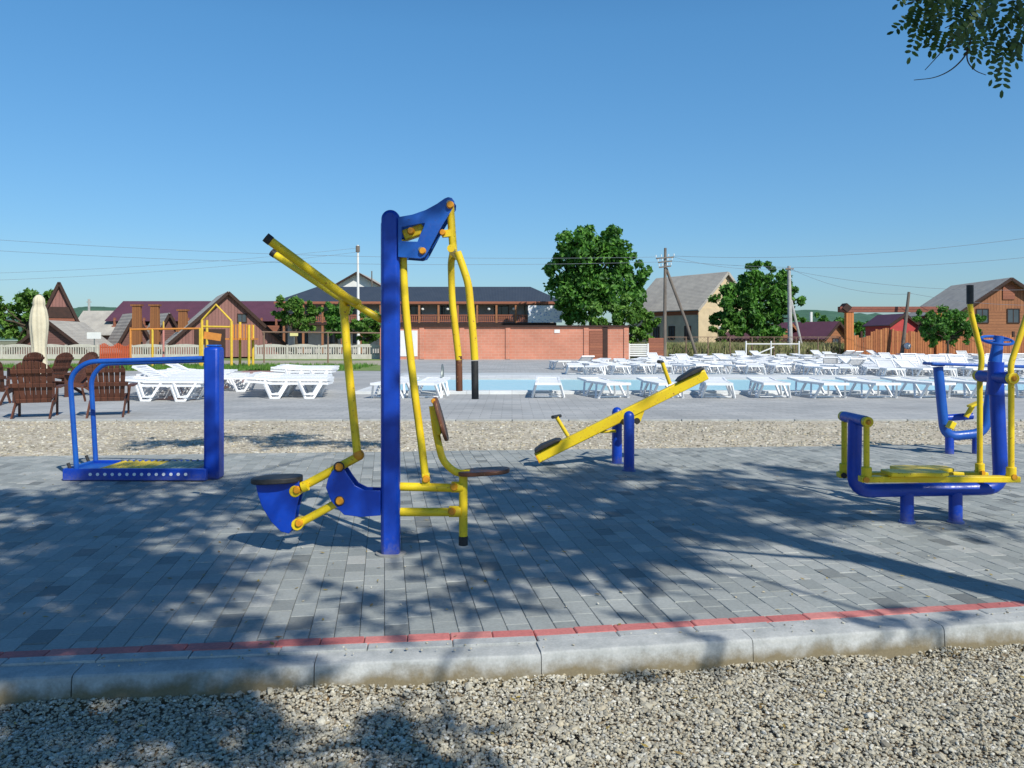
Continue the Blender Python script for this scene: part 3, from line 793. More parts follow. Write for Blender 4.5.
def lounger(x, y, rz, label, group, k=None):
    k = random.randrange(3) if k is None else k
    o = protos[k] if not used[k] else copy_tree(protos[k])
    used[k] = 1
    o.location = (x, y, -.028); o.rotation_euler.z = rz; o['label'] = label; o['group'] = group
    return o
random.seed(5)
ordn = ['first','second','third','fourth','fifth','sixth','seventh','eighth','ninth','tenth','eleventh','twelfth','thirteenth','fourteenth','fifteenth','sixteenth']
lev = ['bottom','middle','top']
def stack(px, Y, rz, where, group, n=2, top=0):
    for q in range(n):
        o = lounger(XX(px,Y)+random.uniform(-.04,.04), Y+random.uniform(-.03,.03), rz+R(random.uniform(-1.2,1.2)), 'white sun lounger, %s of the stack %s' % (lev[q*2], where), group, top if q == n-1 else 0)
        o.location.z += .085*q
for i in range(4):
    stack(291+i*2, 19.9+i*.85, R(180+random.uniform(-2,2)), '%s from the front, between trainer and tall station' % ordn[i], 'stacked white sun loungers left of the tall exercise station')
for i in range(4):
    stack(306+i*2, 27+i*.9, R(180+random.uniform(-2,2)), '%s in rear group left of tall station' % ordn[i], 'rear stacks of white sun loungers left of the tall station')
for i in range(9):
    stack(168+i*4.5, 19.0+i*.85, R(176+random.uniform(-4,4)), '%s from the front behind the roller trainer' % ordn[i], 'stacked white sun loungers behind the roller trainer', 2, [0,0,1,0,0][i%5])
for i in range(4):
    Y = 22.5+i*.9
    lounger(XX(222-i*3,Y)+.1, Y, R(184), 'white sun lounger, %s from the front, short row right of the square blue post' % ordn[i], 'short row of white loungers right of the trainer post', 0)
# row C: along the near pool edge
for i, px in enumerate([395,430,548,604,660,716,768,818,868,918,968,1018,1066]):
    Y = 20.3+random.uniform(-.1,.1)
    lounger(XX(px,Y), Y, R(90+random.choice((-12,-6,8,14))+random.uniform(-4,4)), 'white sun lounger, %s from the left in the row along the near pool edge' % ordn[i], 'white sun loungers along the near pool edge', 0)
# rows D: crowded beyond the pool
GL = 'white sun loungers crowded beyond the pool'
LL = 'white plastic sun lounger in the crowded rows beyond the pool'
cntD = 0
random.seed(21)
for r_, (Y, px0, step) in enumerate([(31.4,820,1.0),(33.6,575,.95),(36.0,590,.95),(39,560,1.0),(42.5,600,1.05),(46,640,1.1),(50,660,1.2),(54,680,1.35),(57.5,700,1.5)]):
    x = XX(px0, Y)
    while x < XX(1060, Y):
        if not (r_ == 0 and random.random() < .15):
            lounger(x, Y+random.uniform(-.5,.5), R(90+random.uniform(-25,25)+(180 if random.random() < .3 else 0)), LL, GL, random.choice((0,0,0,0,0,1))); cntD += 1
        x += step*random.uniform(.85,1.2)
# right-hand group between pool row and far rows
for i in range(14):
    Y = 30.2+(i//7)*2.6; px = 890+(i%7)*26
    lounger(XX(px,Y), Y, R(80+random.uniform(-25,25)), 'white plastic sun lounger in the double row at the right end of the pool', 'double row of white loungers at the right end of the pool')

# pool
POOLX0, POOLX1 = XX(395,25), XX(880,26)+14
wy0, wy1 = 21.6, 28.2
m, nt, b = nodes_of('pool_water'); n = tnoise(nt, coords(nt,'World'), 3, 3)
b.inputs['Base Color'].default_value = (.10,.42,.55,1); b.inputs['Roughness'].default_value = .3
nt.links.new(mixrgb(nt, n, (.36,.66,.74), (.55,.80,.86)), b.inputs['Base Color']); bump(nt, b, n, .35, .03)
struct(MB().poly([(POOLX0,wy0,.0),(POOLX1,wy0,.0),(POOLX1,wy1,.0),(POOLX0,wy1,.0)]).build('pool_water', m))
TILE = tiles('pale_blue_tile', (.42,.62,.70), (.36,.58,.68), (.6,.65,.66), .3, .3)
COPE = tiles('white_coping', (.72,.74,.74), (.64,.67,.68), (.5,.5,.5), .6, .6)
mb = MB(); xm = (POOLX0+POOLX1)/2; w = POOLX1-POOLX0
mb.box((xm, wy0-.25, -.0), (w+1.0,.5,.10)); mb.box((xm, wy1+1.4, .0), (w+1,2.8,.10)); mb.box((POOLX0-.25,(wy0+wy1)/2,0), (.5,wy1-wy0,.10)); mb.box((POOLX1+.25,(wy0+wy1)/2,0), (.5,wy1-wy0,.10))
struct(mb.build('pool_coping', COPE, bevel=.012))
# pale tarps / deck band beyond
DECK = noisy('pale_deck', (.52,.55,.56), (.42,.46,.48), 1.5, .8, .1, .01)
sheet('pool_deck', [(POOLX0-1,wy1+2.8,-.014),(POOLX1+4,wy1+2.8,-.014),(POOLX1+18,34.6,-.014),(POOLX0-1,34.6,-.014)], DECK)
# ladder rails at the pool
t = thing('pool_ladder', 'chrome pool ladder with curved rails on the near pool edge', 'pool ladder', (XX(452,wy0), wy0, .05))
for dx in (-.25,.25):
    x = t.location.x+dx
    MB().tube([(x,wy0-.35,.04),(x,wy0-.35,.5),(x,wy0-.1,.78),(x,wy0+.12,.6),(x,wy0+.14,-.0)], .022, 10, bend=.2).build('rail', STEEL, t)
MB().box((t.location.x, wy0+.14, .03), (.46,.06,.02)).build('step', STEEL, t)

# ================================================================ closed parasol
Yp = 27.5; xp = XX(39,Yp)
t = thing('closed_parasol', 'tall closed cream parasol standing behind the wooden lounge chairs', 'parasol', (xp,Yp,-.03))
MB().tube([(xp,Yp,0),(xp,Yp,ZZ(297,Yp))], .03, 10).build('pole', STEEL, t)
mb = MB(); bm = mb.bm; ringsv = []
prof = [(.8,.27),(1.1,.25),(1.4,.28),(1.7,.31),(1.95,.33),(2.2,.31),(2.45,.26),(2.60,.20),(2.64,.215),(2.82,.19),(2.93,.10),(2.96,.02)]
for z, rr in [(0.25,.40),(.5,.32)]+prof:
    ringsv.append([bm.verts.new((xp+.84*rr*(1+.10*math.cos(8*a+z))*math.cos(a), Yp+.84*rr*(1+.10*math.cos(8*a+z))*math.sin(a), z)) for a in [2*math.pi*k/40 for k in range(40)]])
for i in range(len(ringsv)-1):
    for k in range(40): bm.faces.new((ringsv[i][k], ringsv[i][(k+1)%40], ringsv[i+1][(k+1)%40], ringsv[i+1][k]))
mb.build('canopy', noisy('cream_canvas', (.66,.60,.44), (.56,.50,.36), 5, .9, .3, .02), t, sharp=70)
MB().box((xp,Yp,.03), (.5,.5,.10)).build('base', CONC, t, bevel=.02)

# ================================================================ TREES
def leaf_cloud(bm, clumps, n, size, rnd):
    """clumps: (centre, radius, weight). leaf-sized rhombs spread through each clump, denser at its shell"""
    tot = sum(c[1]**2 for c in clumps)
    for c, rad in clumps:
        k = int(n*rad*rad/tot)
        subs = [(Vector((rnd.gauss(0,1), rnd.gauss(0,1), rnd.gauss(0,.8))).normalized()*rad*rnd.uniform(.45,1.0), rad*rnd.uniform(.2,.42)) for _ in range(max(5, int(k/80)))]
        for i in range(k):
            so, sr = rnd.choice(subs)
            d = Vector((rnd.gauss(0,1), rnd.gauss(0,1), rnd.gauss(0,.7)))
            p = c+so+d.normalized()*sr*rnd.uniform(.3,1.05)
            nrm = (d.normalized()*.6+Vector((rnd.uniform(-1,1), rnd.uniform(-1,1), rnd.uniform(-.3,1)))).normalized()
            a = nrm.orthogonal().normalized(); b2 = nrm.cross(a); th = rnd.uniform(0,6.28)
            u = a*math.cos(th)+b2*math.sin(th); w = nrm.cross(u); s = size*rnd.uniform(.6,1.35)
            bm.faces.new([bm.verts.new(q) for q in (p-u*s, p-w*s*.5+nrm*s*.1, p+u*s, p+w*s*.5+nrm*s*.1)])
def limb(mb, a, b2, r0, r1, rnd, seg=8, wob=.08):
    a = Vector(a); b2 = Vector(b2); L = (b2-a).length; pts = [a]
    for k in (1,2,3): pts.append(a.lerp(b2, k/4)+Vector((rnd.uniform(-1,1), rnd.uniform(-1,1), rnd.uniform(-.3,.6)))*L*wob)
    pts.append(b2); mb.tube(pts, r0, seg, r2=r1); return pts
def tree(name, label, base, clumps, n, size, leaf, trunk_h, tr=.22, seed=1, group=None, cat='tree'):
    rnd = random.Random(seed); base = Vector(base)
    t = thing(name, label, cat, base, 0, group)
    mb = MB(); top = base+Vector((rnd.uniform(-.2,.2), rnd.uniform(-.2,.2), trunk_h))
    mb.tube([base-Vector((0,0,.2)), base.lerp(top,.5)+Vector((tr*.5,0,0)), top], tr*1.15, 10, r2=tr*.75)
    for c, rad in clumps: limb(mb, top-Vector((0,0,trunk_h*rnd.uniform(0,.25))), c, tr*.5, tr*.12, rnd)
    mb.build('trunk', BARK, t)
    mb = MB(); leaf_cloud(mb.bm, clumps, n, size, rnd); mb.build('crown', leaf, t, smooth=False)
    return t
def cl(Y, *L):
    """clumps from (px, py, radius px) at distance Y with some depth spread"""
    out = []; 
    for i, (px, py, r) in enumerate(L):
        p = pt(px, py, Y); p.y += ((i*37)%7-3)*.35*r*Y/F*.5; out.append((p, r*Y/F))
    return out
Yt = 76
tree('leafy_tree', 'tallest broadleaf tree, rounded dense green crown behind the right end of the brick wall', gp(592,355,-.1)*0+Vector((XX(590,Yt),Yt,-.1)),
     cl(Yt,(575,240,20),(612,248,22),(590,262,26),(562,268,18),(632,272,16),(600,285,26),(575,300,22),(618,300,22),(634,295,12),(603,238,16),(566,285,18),(625,262,16),(590,300,22),(635,285,12),(584,250,16),(560,255,12),(550,268,8),(570,315,16)), 21000, .25, LEAFF, 5, .35, 2)
Yt = 70
tree('leafy_tree', 'lighter green lower tree beneath the tallest tree, left of the wooden utility pole', (XX(622,Yt),Yt,-.1), cl(Yt,(604,318,16),(626,312,16),(640,322,14),(615,335,16),(645,335,10),(652,318,8),(628,340,12),(600,335,10)), 7000, .22, LEAFL, 2, .2, 3)
Yt = 68
tree('leafy_tree', 'wide dark green tree beside the grey-roofed yellow house', (XX(752,Yt),Yt,-.1),
     cl(Yt,(762,276,14),(748,288,18),(775,284,18),(790,292,14),(736,300,18),(760,305,22),(783,308,18),(730,312,14),(745,322,18),(772,325,18),(798,318,10),(722,300,12),(730,325,14),(755,270,10),(795,300,10),(722,318,12)), 17000, .21, LEAFF, 4, .3, 4)
Yt = 66
tree('garden_bush', 'green bush at the gable foot of the grey-roofed yellow house', (XX(722,Yt),Yt,-.1), cl(Yt,(715,330,9),(726,326,9),(736,332,9),(722,338,8)), 1500, .18, LEAFL, 1.0, .1, 5, cat='bush')
Yt = 56
tree('young_tree', 'small round-crowned tree in front of the orange plank fence', (XX(947,Yt),Yt,-.05), cl(Yt,(935,320,12),(950,314,13),(965,322,12),(940,332,11),(926,328,9),(972,332,9),(953,330,13),(978,320,8),(922,318,8),(962,338,8),(934,342,7)), 8500, .13, LEAFF, 1.6, .09, 6)
Yt = 66
tree('leafy_tree', 'bright green tree in front of the dark roofed lodge, left of the lever arms', (XX(296,Yt),Yt,-.1), cl(Yt,(287,306,10),(300,303,11),(306,314,12),(292,318,12),(310,326,8),(281,315,7),(300,325,9)), 5000, .18, LEAFL, 2.4, .14, 7)
tree('leafy_tree', 'dark green slender tree just right of the yellow upright, before the lodge', (XX(336,Yt),Yt,-.1), cl(Yt,(330,310,9),(340,318,11),(332,328,9),(345,306,8),(344,332,8)), 3800, .18, LEAFF, 2.4, .14, 8)
tree('leafy_tree', 'low green tree against the left side of the tall blue post', (XX(367,Yt),Yt,-.1), cl(Yt,(362,325,10),(374,322,10),(368,334,10),(380,332,8)), 3800, .18, LEAFL, 1.6, .12, 9)
Yt = 74
tree('leafy_tree', 'light green tree at the far left behind the closed parasol', (XX(28,Yt),Yt,-.1), cl(Yt,(10,308,16),(30,296,13),(22,316,16),(44,308,12),(5,325,14),(40,322,12),(50,292,6),(-12,312,16),(-20,300,16),(15,338,12),(35,335,10)), 9000, .22, LEAFL, 3, .2, 10)
Yt = 150
for i, (a, L_) in enumerate(((812,'distant tree left of the orange gate beam'),(838,'distant tree just above the left purple roofed cottages'),(868,'distant tree seen under the orange gate beam'),(898,'distant tree seen behind the leaning pole'))):
    tree('distant_tree', 'dark green '+L_, (XX(a,Yt),Yt,-.1), cl(Yt,(a-8,326,8),(a+4,322,9),(a+12,328,8),(a-2,333,10)), 700, .5, LEAFF, 2, .2, 20+i, 'distant trees behind the orange fence')

# ================================================================ BUILDINGS
BROWNW = planks('brown_siding', (.20,.09,.075), (.16,.075,.065), 5, 2)
PINKW = planks('pinkish_siding', (.30,.14,.12), (.25,.115,.10), 4, 0)
REDW_ = planks('red_brown_siding', (.36,.13,.07), (.28,.10,.06), 5, 2)
ORW = planks('orange_boards', (.62,.22,.06), (.50,.17,.05), 4.5, 0, gap=.18)
ORW2 = planks('orange_log_wall', (.38,.16,.07), (.31,.125,.055), 4, 2)
ROOFG = corrugated('grey_asbestos_roof', (.50,.47,.41), (.34,.32,.29), 12)
ROOFP = corrugated('purple_metal_roof', (.13,.05,.075), (.10,.04,.06), 14, .5)
ROOFD = corrugated('dark_slate_roof', (.035,.05,.075), (.05,.065,.09), 12, .6)
CREAM = noisy('cream_plaster', (.62,.50,.32), (.52,.42,.27), 2, .9, .1)
GREYW = noisy('grey_render', (.54,.50,.42), (.42,.40,.34), 1.5, .9, .1)
WHW = noisy('white_plaster', (.78,.78,.76), (.68,.69,.68), 2, .9, .1)
DKW = noisy('dark_timber', (.05,.022,.015), (.03,.014,.01), 4, .8, .2)
m, nt, b = nodes_of('window_glass'); b.inputs['Base Color'].default_value = (.03,.04,.05,1); b.inputs['Roughness'].default_value = .06
nt.links.new(mixrgb(nt, tnoise(nt, coords(nt,'World'), .8, 2), (.02,.03,.04), (.10,.13,.16)), b.inputs['Base Color'])
GLASS = m
def window(parent, c, w, h, d=Vector((0,-1,0)), fm=DKW):
    """c: centre on the wall plane, d: outward normal (parent's local space, origin at parent)"""
    po = parent_origin(parent); c = Vector(c); s = Vector((-d.y, d.x, 0)).normalized(); u = Vector((0,0,1)); f = .07
    mb = MB()
    for sg in (-1,1):
        mb.bar(po+c+s*sg*(w/2)-u*(h/2+f/2)+d*.02, po+c+s*sg*(w/2)+u*(h/2+f/2)+d*.02, f, .09, up=d)
        mb.bar(po+c+u*sg*(h/2)-s*(w/2-f/2)+d*.02, po+c+u*sg*(h/2)+s*(w/2-f/2)+d*.02, f, .09, up=d)
    mb.bar(po+c-u*(h/2-f/2)+d*.015, po+c+u*(h/2-f/2)+d*.015, f*.7, .06, up=d)
    o = mb.build('window', fm, parent)
    MB().bar(po+c-s*(w/2-f/2)+d*.012, po+c+s*(w/2-f/2)+d*.012, .02, h-f, up=u).build('pane', GLASS, o)
    return o
def gable_house(name, label, loc, w, l, wallh, ridgeh, rz, wallm, roofm, over=.4, gablem=None, cat='house', group=None, wins=(), trim=DKW, door=None, base=0, extra=None):
    """gable end faces local -y, ridge runs along y; w across gable, l along ridge"""
    t = thing(name, label, cat, loc, 0, group); L = Vector(loc)
    def V(x,y,z): return L+Vector((x,y,z))
    if wallh > .05:
        mb = MB(); bm = mb.bm
        q = [(-w/2,-l/2),(w/2,-l/2),(w/2,l/2),(-w/2,l/2)]
        lo = [bm.verts.new(V(x,y,base)) for x,y in q]; hi = [bm.verts.new(V(x,y,wallh)) for x,y in q]
        for i in range(4): bm.faces.new((lo[i], lo[(i+1)%4], hi[(i+1)%4], hi[i]))
        mb.build('wall', wallm, t, smooth=False)
    for y in (-l/2+.002, l/2-.002):
        MB().poly([V(-w/2,y,wallh), V(w/2,y,wallh), V(0,y,ridgeh)]).build('gable', gablem or wallm, t, smooth=False)
    k = (ridgeh-wallh)/(w/2)
    for s in (-1,1):
        a = V(0,-l/2-over,ridgeh+.05); b2 = V(0,l/2+over,ridgeh+.05); e = Vector((s*(w/2+over),0,-(w/2+over)*k))
        MB().prism([a, b2, b2+e, a+e], (0,0,.09)).build('roof', roofm, t, smooth=False)
        MB().bar(a+Vector((0,-.03,-.02)), a+e+Vector((0,-.03,-.02)), .06, .24).build('barge_board', trim, t, smooth=False)
    for (x, z, ww, hh) in wins: window(t, (x, -l/2-.0, z), ww, hh)
    if door: MB().box(V(door[0], -l/2-.03, base+door[2]/2), (door[1], .07, door[2])).build('door', DKW, t)
    if extra: extra(t)
    t.rotation_euler.z = rz
    if abs(rz) < R(50): t.location = (L.x-math.sin(rz)*l/2, L.y-l/2+math.cos(rz)*l/2, 0)
    return t
# -- left: tall A-frame
Yh = 70; k = Yh/F
def af_extra(t):
    L = parent_origin(t)
    for z0, z1, mat_, nm in ((ZZ(318,Yh),ZZ(307,Yh),DKW,'balcony'),(ZZ(321,Yh),ZZ(318.5,Yh),REDW_,'balcony_rail')):
        hw = lambda z: 29*k*(1-(z-.3)/(ZZ(283,Yh)-.3))
        MB().prism([(L.x-hw(z0)+.15,Yh-.3,z0),(L.x+hw(z0)-.15,Yh-.3,z0),(L.x+hw(z1)-.15,Yh-.3,z1),(L.x-hw(z1)+.15,Yh-.3,z1)], (0,.25,0)).build(nm, mat_, t)
gable_house('a_frame_house', 'tall narrow brown A-frame house at the left with dark balcony under its peak', (XX(59,Yh),Yh+4,0), 60*k, 8, .3, ZZ(283,Yh), R(29), PINKW, ROOFP, .3, PINKW, extra=af_extra)
# -- low A roof in front of it
Yh = 65
gable_house('garden_pavilion', 'low wide-gabled brown pavilion with pale grey roof in front of the tall A-frame', (XX(50,Yh),Yh+3,0), 72*Yh/F, 6, .5, ZZ(322,Yh), R(6), BROWNW, ROOFG, .4, BROWNW, cat='pavilion')
Yh = 90
gable_house('long_shed', 'long low shed with grey corrugated roof between the A-frame and the motel', (XX(100,Yh),Yh+3,0), 6, 55*Yh/F, 2.2, ZZ(311,Yh), R(90), BROWNW, ROOFG, .4, cat='shed')
Yh = 74
for px, lab in ((131,'grey gabled cabin left of the timber pillars'),(165,'grey gabled cabin behind the timber pillars, close to the wide A-frame')):
    gable_house('cabin', 'small '+lab, (XX(px,Yh),Yh+3,0), 30*Yh/F, 4.5, 1.2, ZZ(314,Yh), R(38), BROWNW, ROOFG, .4, BROWNW, cat='cabin', group='small grey gabled cabins')
# motel
Yh = 92; kk = Yh/F
t = gable_house('motel', 'long two storey motel with purple metal roof and red timber gallery at left', (XX(200,Yh),Yh+3,0), 7, 165*kk, ZZ(318,Yh), ZZ(301,Yh), R(90), DKW, ROOFP, .8, cat='motel')
t2 = t; L = parent_origin(t); 
def addlocal(t, mb, name, mat):
    """world-space mesh added to an already rotated thing"""
    o = mb.build(name, mat); o.parent = t; o.matrix_parent_inverse = Matrix.Identity(4)
    M = (Matrix.Translation(t.location) @ Matrix.Rotation(t.rotation_euler.z, 4, 'Z')).inverted()
    o.data.transform(M @ Matrix.Translation(o.location)); o.location = (0,0,0); return o
mb = MB(); mb.box((XX(200,Yh), Yh-1.3, ZZ(330,Yh)), (165*kk, .1, 1.0)); addlocal(t, mb, 'gallery_rail', REDW_)
mb = MB(); mb.box((XX(200,Yh), Yh-.9, ZZ(335.5,Yh)), (165*kk, .9, .2)); addlocal(t, mb, 'gallery_floor', DKW)
for i in range(12):
    x = XX(120+i*14.5,Yh); mb = MB(); mb.box((x, Yh-1.2, ZZ(318,Yh)/2), (.22,.22,ZZ(318,Yh))); addlocal(t, mb, 'gallery_post', REDW_)
# wide A-frame
Yh = 66; kk = Yh/F
t = gable_house('a_frame_house', 'wide pinkish A-frame house behind the yellow playground frame', (XX(228,Yh),Yh+4,0), 118*kk, 8, .7, ZZ(293,Yh), R(26), PINKW, ROOFG, .35, PINKW,
    wins=((1.1,ZZ(318,Yh),.7,.7),), door=(-1.4,2.4,2.3))
# timber pillars
for i, px in enumerate((137,155,183)):
    Yh = 68; x = XX(px,Yh); hgt = ZZ(305 if i < 2 else 310, Yh)
    mb = MB(); mb.box((x,Yh,hgt/2-.05), (.85,.35,hgt), taper=.8); mb.box((x,Yh,hgt*.55), (1.05,.45,.18)); mb.box((x,Yh,hgt-.02), (.95,.42,.14))
    o = mb.build('timber_pillar', planks('pillar_boards%d'%i, (.30,.12,.04),(.22,.085,.03),5,0), loc=(x,Yh,0), smooth=False)
    tag(o, ['orange-brown timber pillar, leftmost of the three before the motel','orange-brown timber pillar, middle one of the three before the motel','orange-brown timber pillar nearest the wide A-frame roof'][i], 'pillar', 'timber pillars before the motel')

# lodge with dark roof and balcony
Yh = 84; kk = Yh/F; xa, xb = XX(284,Yh), XX(556,Yh); xm = (xa+xb)/2
PILM = noisy('tan_timber', (.34,.15,.07), (.26,.11,.05), 3, .8, .1)
LODW = noisy('lodge_wall', (.52,.50,.50), (.42,.38,.36), 2, .9, .1)
t = thing('lodge', 'long lodge with dark slate roof and brown timber balcony above the brick wall', 'building', (xm,Yh+4,0))
ze, zr, zfl = ZZ(302,Yh), ZZ(287,Yh+4), ZZ(323,Yh)
MB().box((xm,Yh+4.4,ze/2), (xb-xa,6,ze)).build('wall', LODW, t)
hip = 2.6; e0 = [(xa-.8,Yh-.9,ze),(xb+.8,Yh-.9,ze),(xb+.8,Yh+8.2,ze),(xa-.8,Yh+8.2,ze)]; r0, r1 = (xa+hip,Yh+3.6,zr), (xb-hip,Yh+3.6,zr)
mb = MB(); mb.poly([e0[0],e0[1],r1,r0]); mb.poly([e0[1],e0[2],r1]); mb.poly([e0[2],e0[3],r0,r1]); mb.poly([e0[3],e0[0],r0]); mb.build('roof', ROOFD, t, smooth=False)
MB().box((xm,Yh-.85,ze-.12), (xb-xa+1.6,.12,.26)).build('fascia', REDW_, t)
MB().box((xm,Yh+.25,zfl-.12), (xb-xa,2.2,.25)).build('balcony_floor', DKW, t)
n = 15
for i in range(n):
    x = xa+.2+(xb-xa-.4)*i/(n-1); MB().box((x,Yh-.7,(ze-.26)/2), (.2,.2,ze-.27)).build('post', PILM, t)
mb = MB(); mb.box((xm,Yh-.72,zfl+.80), (xb-xa,.1,.12)); mb.box((xm,Yh-.72,zfl+.12), (xb-xa,.08,.08))
x = xa
while x < xb: mb.box((x,Yh-.72,zfl+.45), (.12,.04,.62)); x += .2
mb.build('railing', REDW_, t, smooth=False)
L = parent_origin(t)
for i in range(9):
    px = 302+i*28.5
    window(t, (XX(px,Yh+1.4)-L.x, -2.6, (zfl+ze)/2+.05), 1.5 if i%2 else 1.1, 1.35, fm=DKW)
    window(t, (XX(px,Yh+1.4)-L.x, -2.6, 1.7), 1.2, 1.3, fm=DKW)
for px in (423,448,489,514,540):
    MB().ball((XX(px,Yh),Yh-.4,ze-.75), .17).build('globe_lamp', WHW, t)
    MB().tube([(XX(px,Yh),Yh-.4,ze-.6),(XX(px,Yh),Yh-.4,ze-.1)], .02, 6).build('lamp_cord', DKW, t)
# banner (illegible bluish print)
m, nt, b = nodes_of('banner_print'); v = coords(nt,'Object',(1.6,1,3))
vo = nt.nodes.new('ShaderNodeTexVoronoi'); nt.links.new(v, vo.inputs['Vector']); vo.inputs['Scale'].default_value = 2.2
nt.links.new(mixrgb(nt, ramp(nt, vo.outputs['Distance'], [(.2,g3(1)),(.42,g3(0))]), (.80,.82,.85), (.30,.42,.68)), b.inputs['Base Color'])
Yb = Yh-1.0; c0 = pt(545,314,Yb)
mb = MB(); mb.box(c0, (34*Yb/F,.04,17*Yb/F)); tag(mb.build('banner', m, loc=c0), 'white banner with blurred blue print hanging on the lodge balcony', 'banner')
# white gable house behind
Yh = 112
gable_house('white_house', 'white gabled house rising behind the dark lodge roof', (XX(358,Yh),Yh+5,0), 62*Yh/F, 10, ZZ(291,Yh), ZZ(273,Yh), 0, WHW, ROOFG, .8, WHW)
# brick wall
BRK = bricks('orange_brick', (.64,.26,.17), (.59,.235,.15), (.60,.34,.25), .5, .2, .015)
Yw = 59; z1 = ZZ(327,Yw); xa, xb = XX(382,Yw), XX(627,Yw)
t = thing('brick_wall', 'long orange brick wall with cream pilasters and dark coping below the lodge', 'wall', ((xa+xb)/2,Yw,0))
MB().box(((xa+xb)/2,Yw,z1/2-.1), (xb-xa,.3,z1+.2)).build('brick_panel', BRK, t)
MB().box(((xa+xb)/2,Yw,z1+.06), (xb-xa+.3,.6,.12)).build('coping', DKW, t)
for px in (383,422,462,508,586,605,626):
    MB().box((XX(px,Yw),Yw-.19,z1/2), (.35,.08,z1)).build('pilaster', BRK if px not in (605,) else DKW, t)
for px in (409,):
    MB().box((XX(px,Yw),Yw-.17,1.15), (1.3 if px == 409 else 1.7,.04,1.9)).build('painted_patch', WHW if px == 409 else CREAM, t)
MB().box((XX(557,Yw),Yw-.17,z1-.32), (.4,.03,.25)).build('notice', WHW, t)
MB().box((XX(596,Yw),Yw-.17,1.1), (1.0,.05,2.0)).build('door', REDW_, t)
# white & orange panels at the wall end
t = thing('garden_fence', 'short white slatted fence panel right of the brick wall', 'fence', (XX(638,59.5),59.5,0))
mb = MB()
for i in range(6): mb.box((XX(638,59.5),59.5,.25+i*.16), (19*59.5/F,.04,.11))
mb.build('slat_panel', WHW, t, smooth=False)
for px in (629,648): MB().box((XX(px,59.5),59.5,.55), (.12,.12,1.2)).build('post', WHW, t)
o = MB().box((XX(656,59.8),59.8,.75), (15*59.8/F,.06,1.6)).build('board_gate', REDW_, loc=(XX(656,59.8),59.8,0)); tag(o, 'rust-red board gate panel at the foot of the wooden utility pole', 'gate')

# yellow/grey house
Yh = 80; kk = Yh/F
loc = (XX(697,Yh),Yh+3,0); LY = loc
t = gable_house('yellow_house', 'old house with steep grey roof, grey side wall and yellow gable end', loc, 7.6, 9.5, ZZ(309,Yh), ZZ(274,Yh), 0, GREYW, ROOFG, .35, CREAM, trim=ROOFG)
addw = MB(); w2, l2 = 7.6, 9.5
mb = MB(); mb.box((loc[0],loc[1]-l2/2-.03,ZZ(309,Yh)/2), (w2,.05,ZZ(309,Yh))); o = mb.build('gable_wall', CREAM, loc=loc); o.parent = t; o.location = (0,0,0)
mb = MB(); mb.box((loc[0]-w2/2-.03,loc[1],ZZ(309,Yh)-.3), (.05,l2,.7)); o = mb.build('eaves_board', REDW_, loc=loc); o.parent = t; o.location = (0,0,0)
t.rotation_euler.z = 0
for yy in (-3.4,-1.2,1.0,3.2): window(t, (-w2/2-.0, yy, 2.1), .8, 1.3, d=Vector((-1,0,0)), fm=DKW)
window(t, (-.6,-l2/2-.06,2.0), .9, 1.4, fm=WHW); window(t, (1.6,-l2/2-.06,2.0), .9, 1.4, fm=WHW)
t.rotation_euler.z = R(33)
# purple roofed cottages
Yh = 72
gable_house('cottage', 'low cottage with purple roof left of the concrete pole', (XX(790,Yh),Yh+3,0), 4.2, 5.0, 1.6, ZZ(325,Yh), R(44), DKW, ROOFP, .4, ORW2, group='purple roofed cottages', trim=ORW2)
gable_house('cottage', 'low cottage with purple roof and orange gable beside the orange gate post', (XX(833,Yh),Yh+2,0), 4.2, 5.0, 1.6, ZZ(323,Yh), R(40), ORW2, ROOFP, .4, ORW2, group='purple roofed cottages', trim=DKW, wins=((0,1.1,1.1,.9),))
# orange fence and gate frame
Yf = 60; kk = Yf/F
t = thing('entrance_gate', 'tall orange gate frame with long red-brown top beam', 'gate', (XX(886,Yf),Yf,0))
for px, w in ((849,.55),(938,.4)): MB().box((XX(px,Yf),Yf,ZZ(312,Yf)/2), (w,.4,ZZ(312,Yf))).build('post', ORW, t)
MB().box((XX(893,Yf),Yf,ZZ(309.5,Yf)), (108*kk,.5,.42)).build('beam', planks('beam_board', (.28,.09,.06),(.24,.08,.05),3,2), t); MB().box((XX(845,Yf),Yf,ZZ(308,Yf)), (.5,.9,.5), Matrix.Rotation(.7,3,'Y')).build('beam_end', DKW, t)
rnd = random.Random(4)
t = thing('plank_fence', 'long bright orange vertical plank fence on the right side', 'fence', (XX(940,Yf),Yf,0))
mb = MB(); px = 853
while px < 1090:
    base_ = 335 if px < 870 else (330 if px < 920 else 336)
    ht = ZZ(base_+rnd.uniform(-1.3,1.3)+ (2*math.sin(px*.14) if px < 920 else 0), Yf)
    mb.box((XX(px,Yf),Yf-.0+rnd.uniform(-.01,.01),ht/2), (.15,.03,ht)); px += 2.35
mb.build('planks', islandmat('orange_plank', [(0,(.34,.11,.04)),(.5,(.48,.17,.06)),(1,(.60,.25,.09))], .75, 6, .4), t, smooth=False)
for px in (862,888,920,950,982,1014): MB().box((XX(px,Yf),Yf+.09,1.0), (.16,.12,2.1)).build('post', DKW, t)
mb = MB(); mb.box((XX(975,Yf),Yf+.04,.5), (235*kk,.04,.12)); mb.box((XX(975,Yf),Yf+.04,1.3), (235*kk,.04,.12)); mb.build('rail', DKW, t)
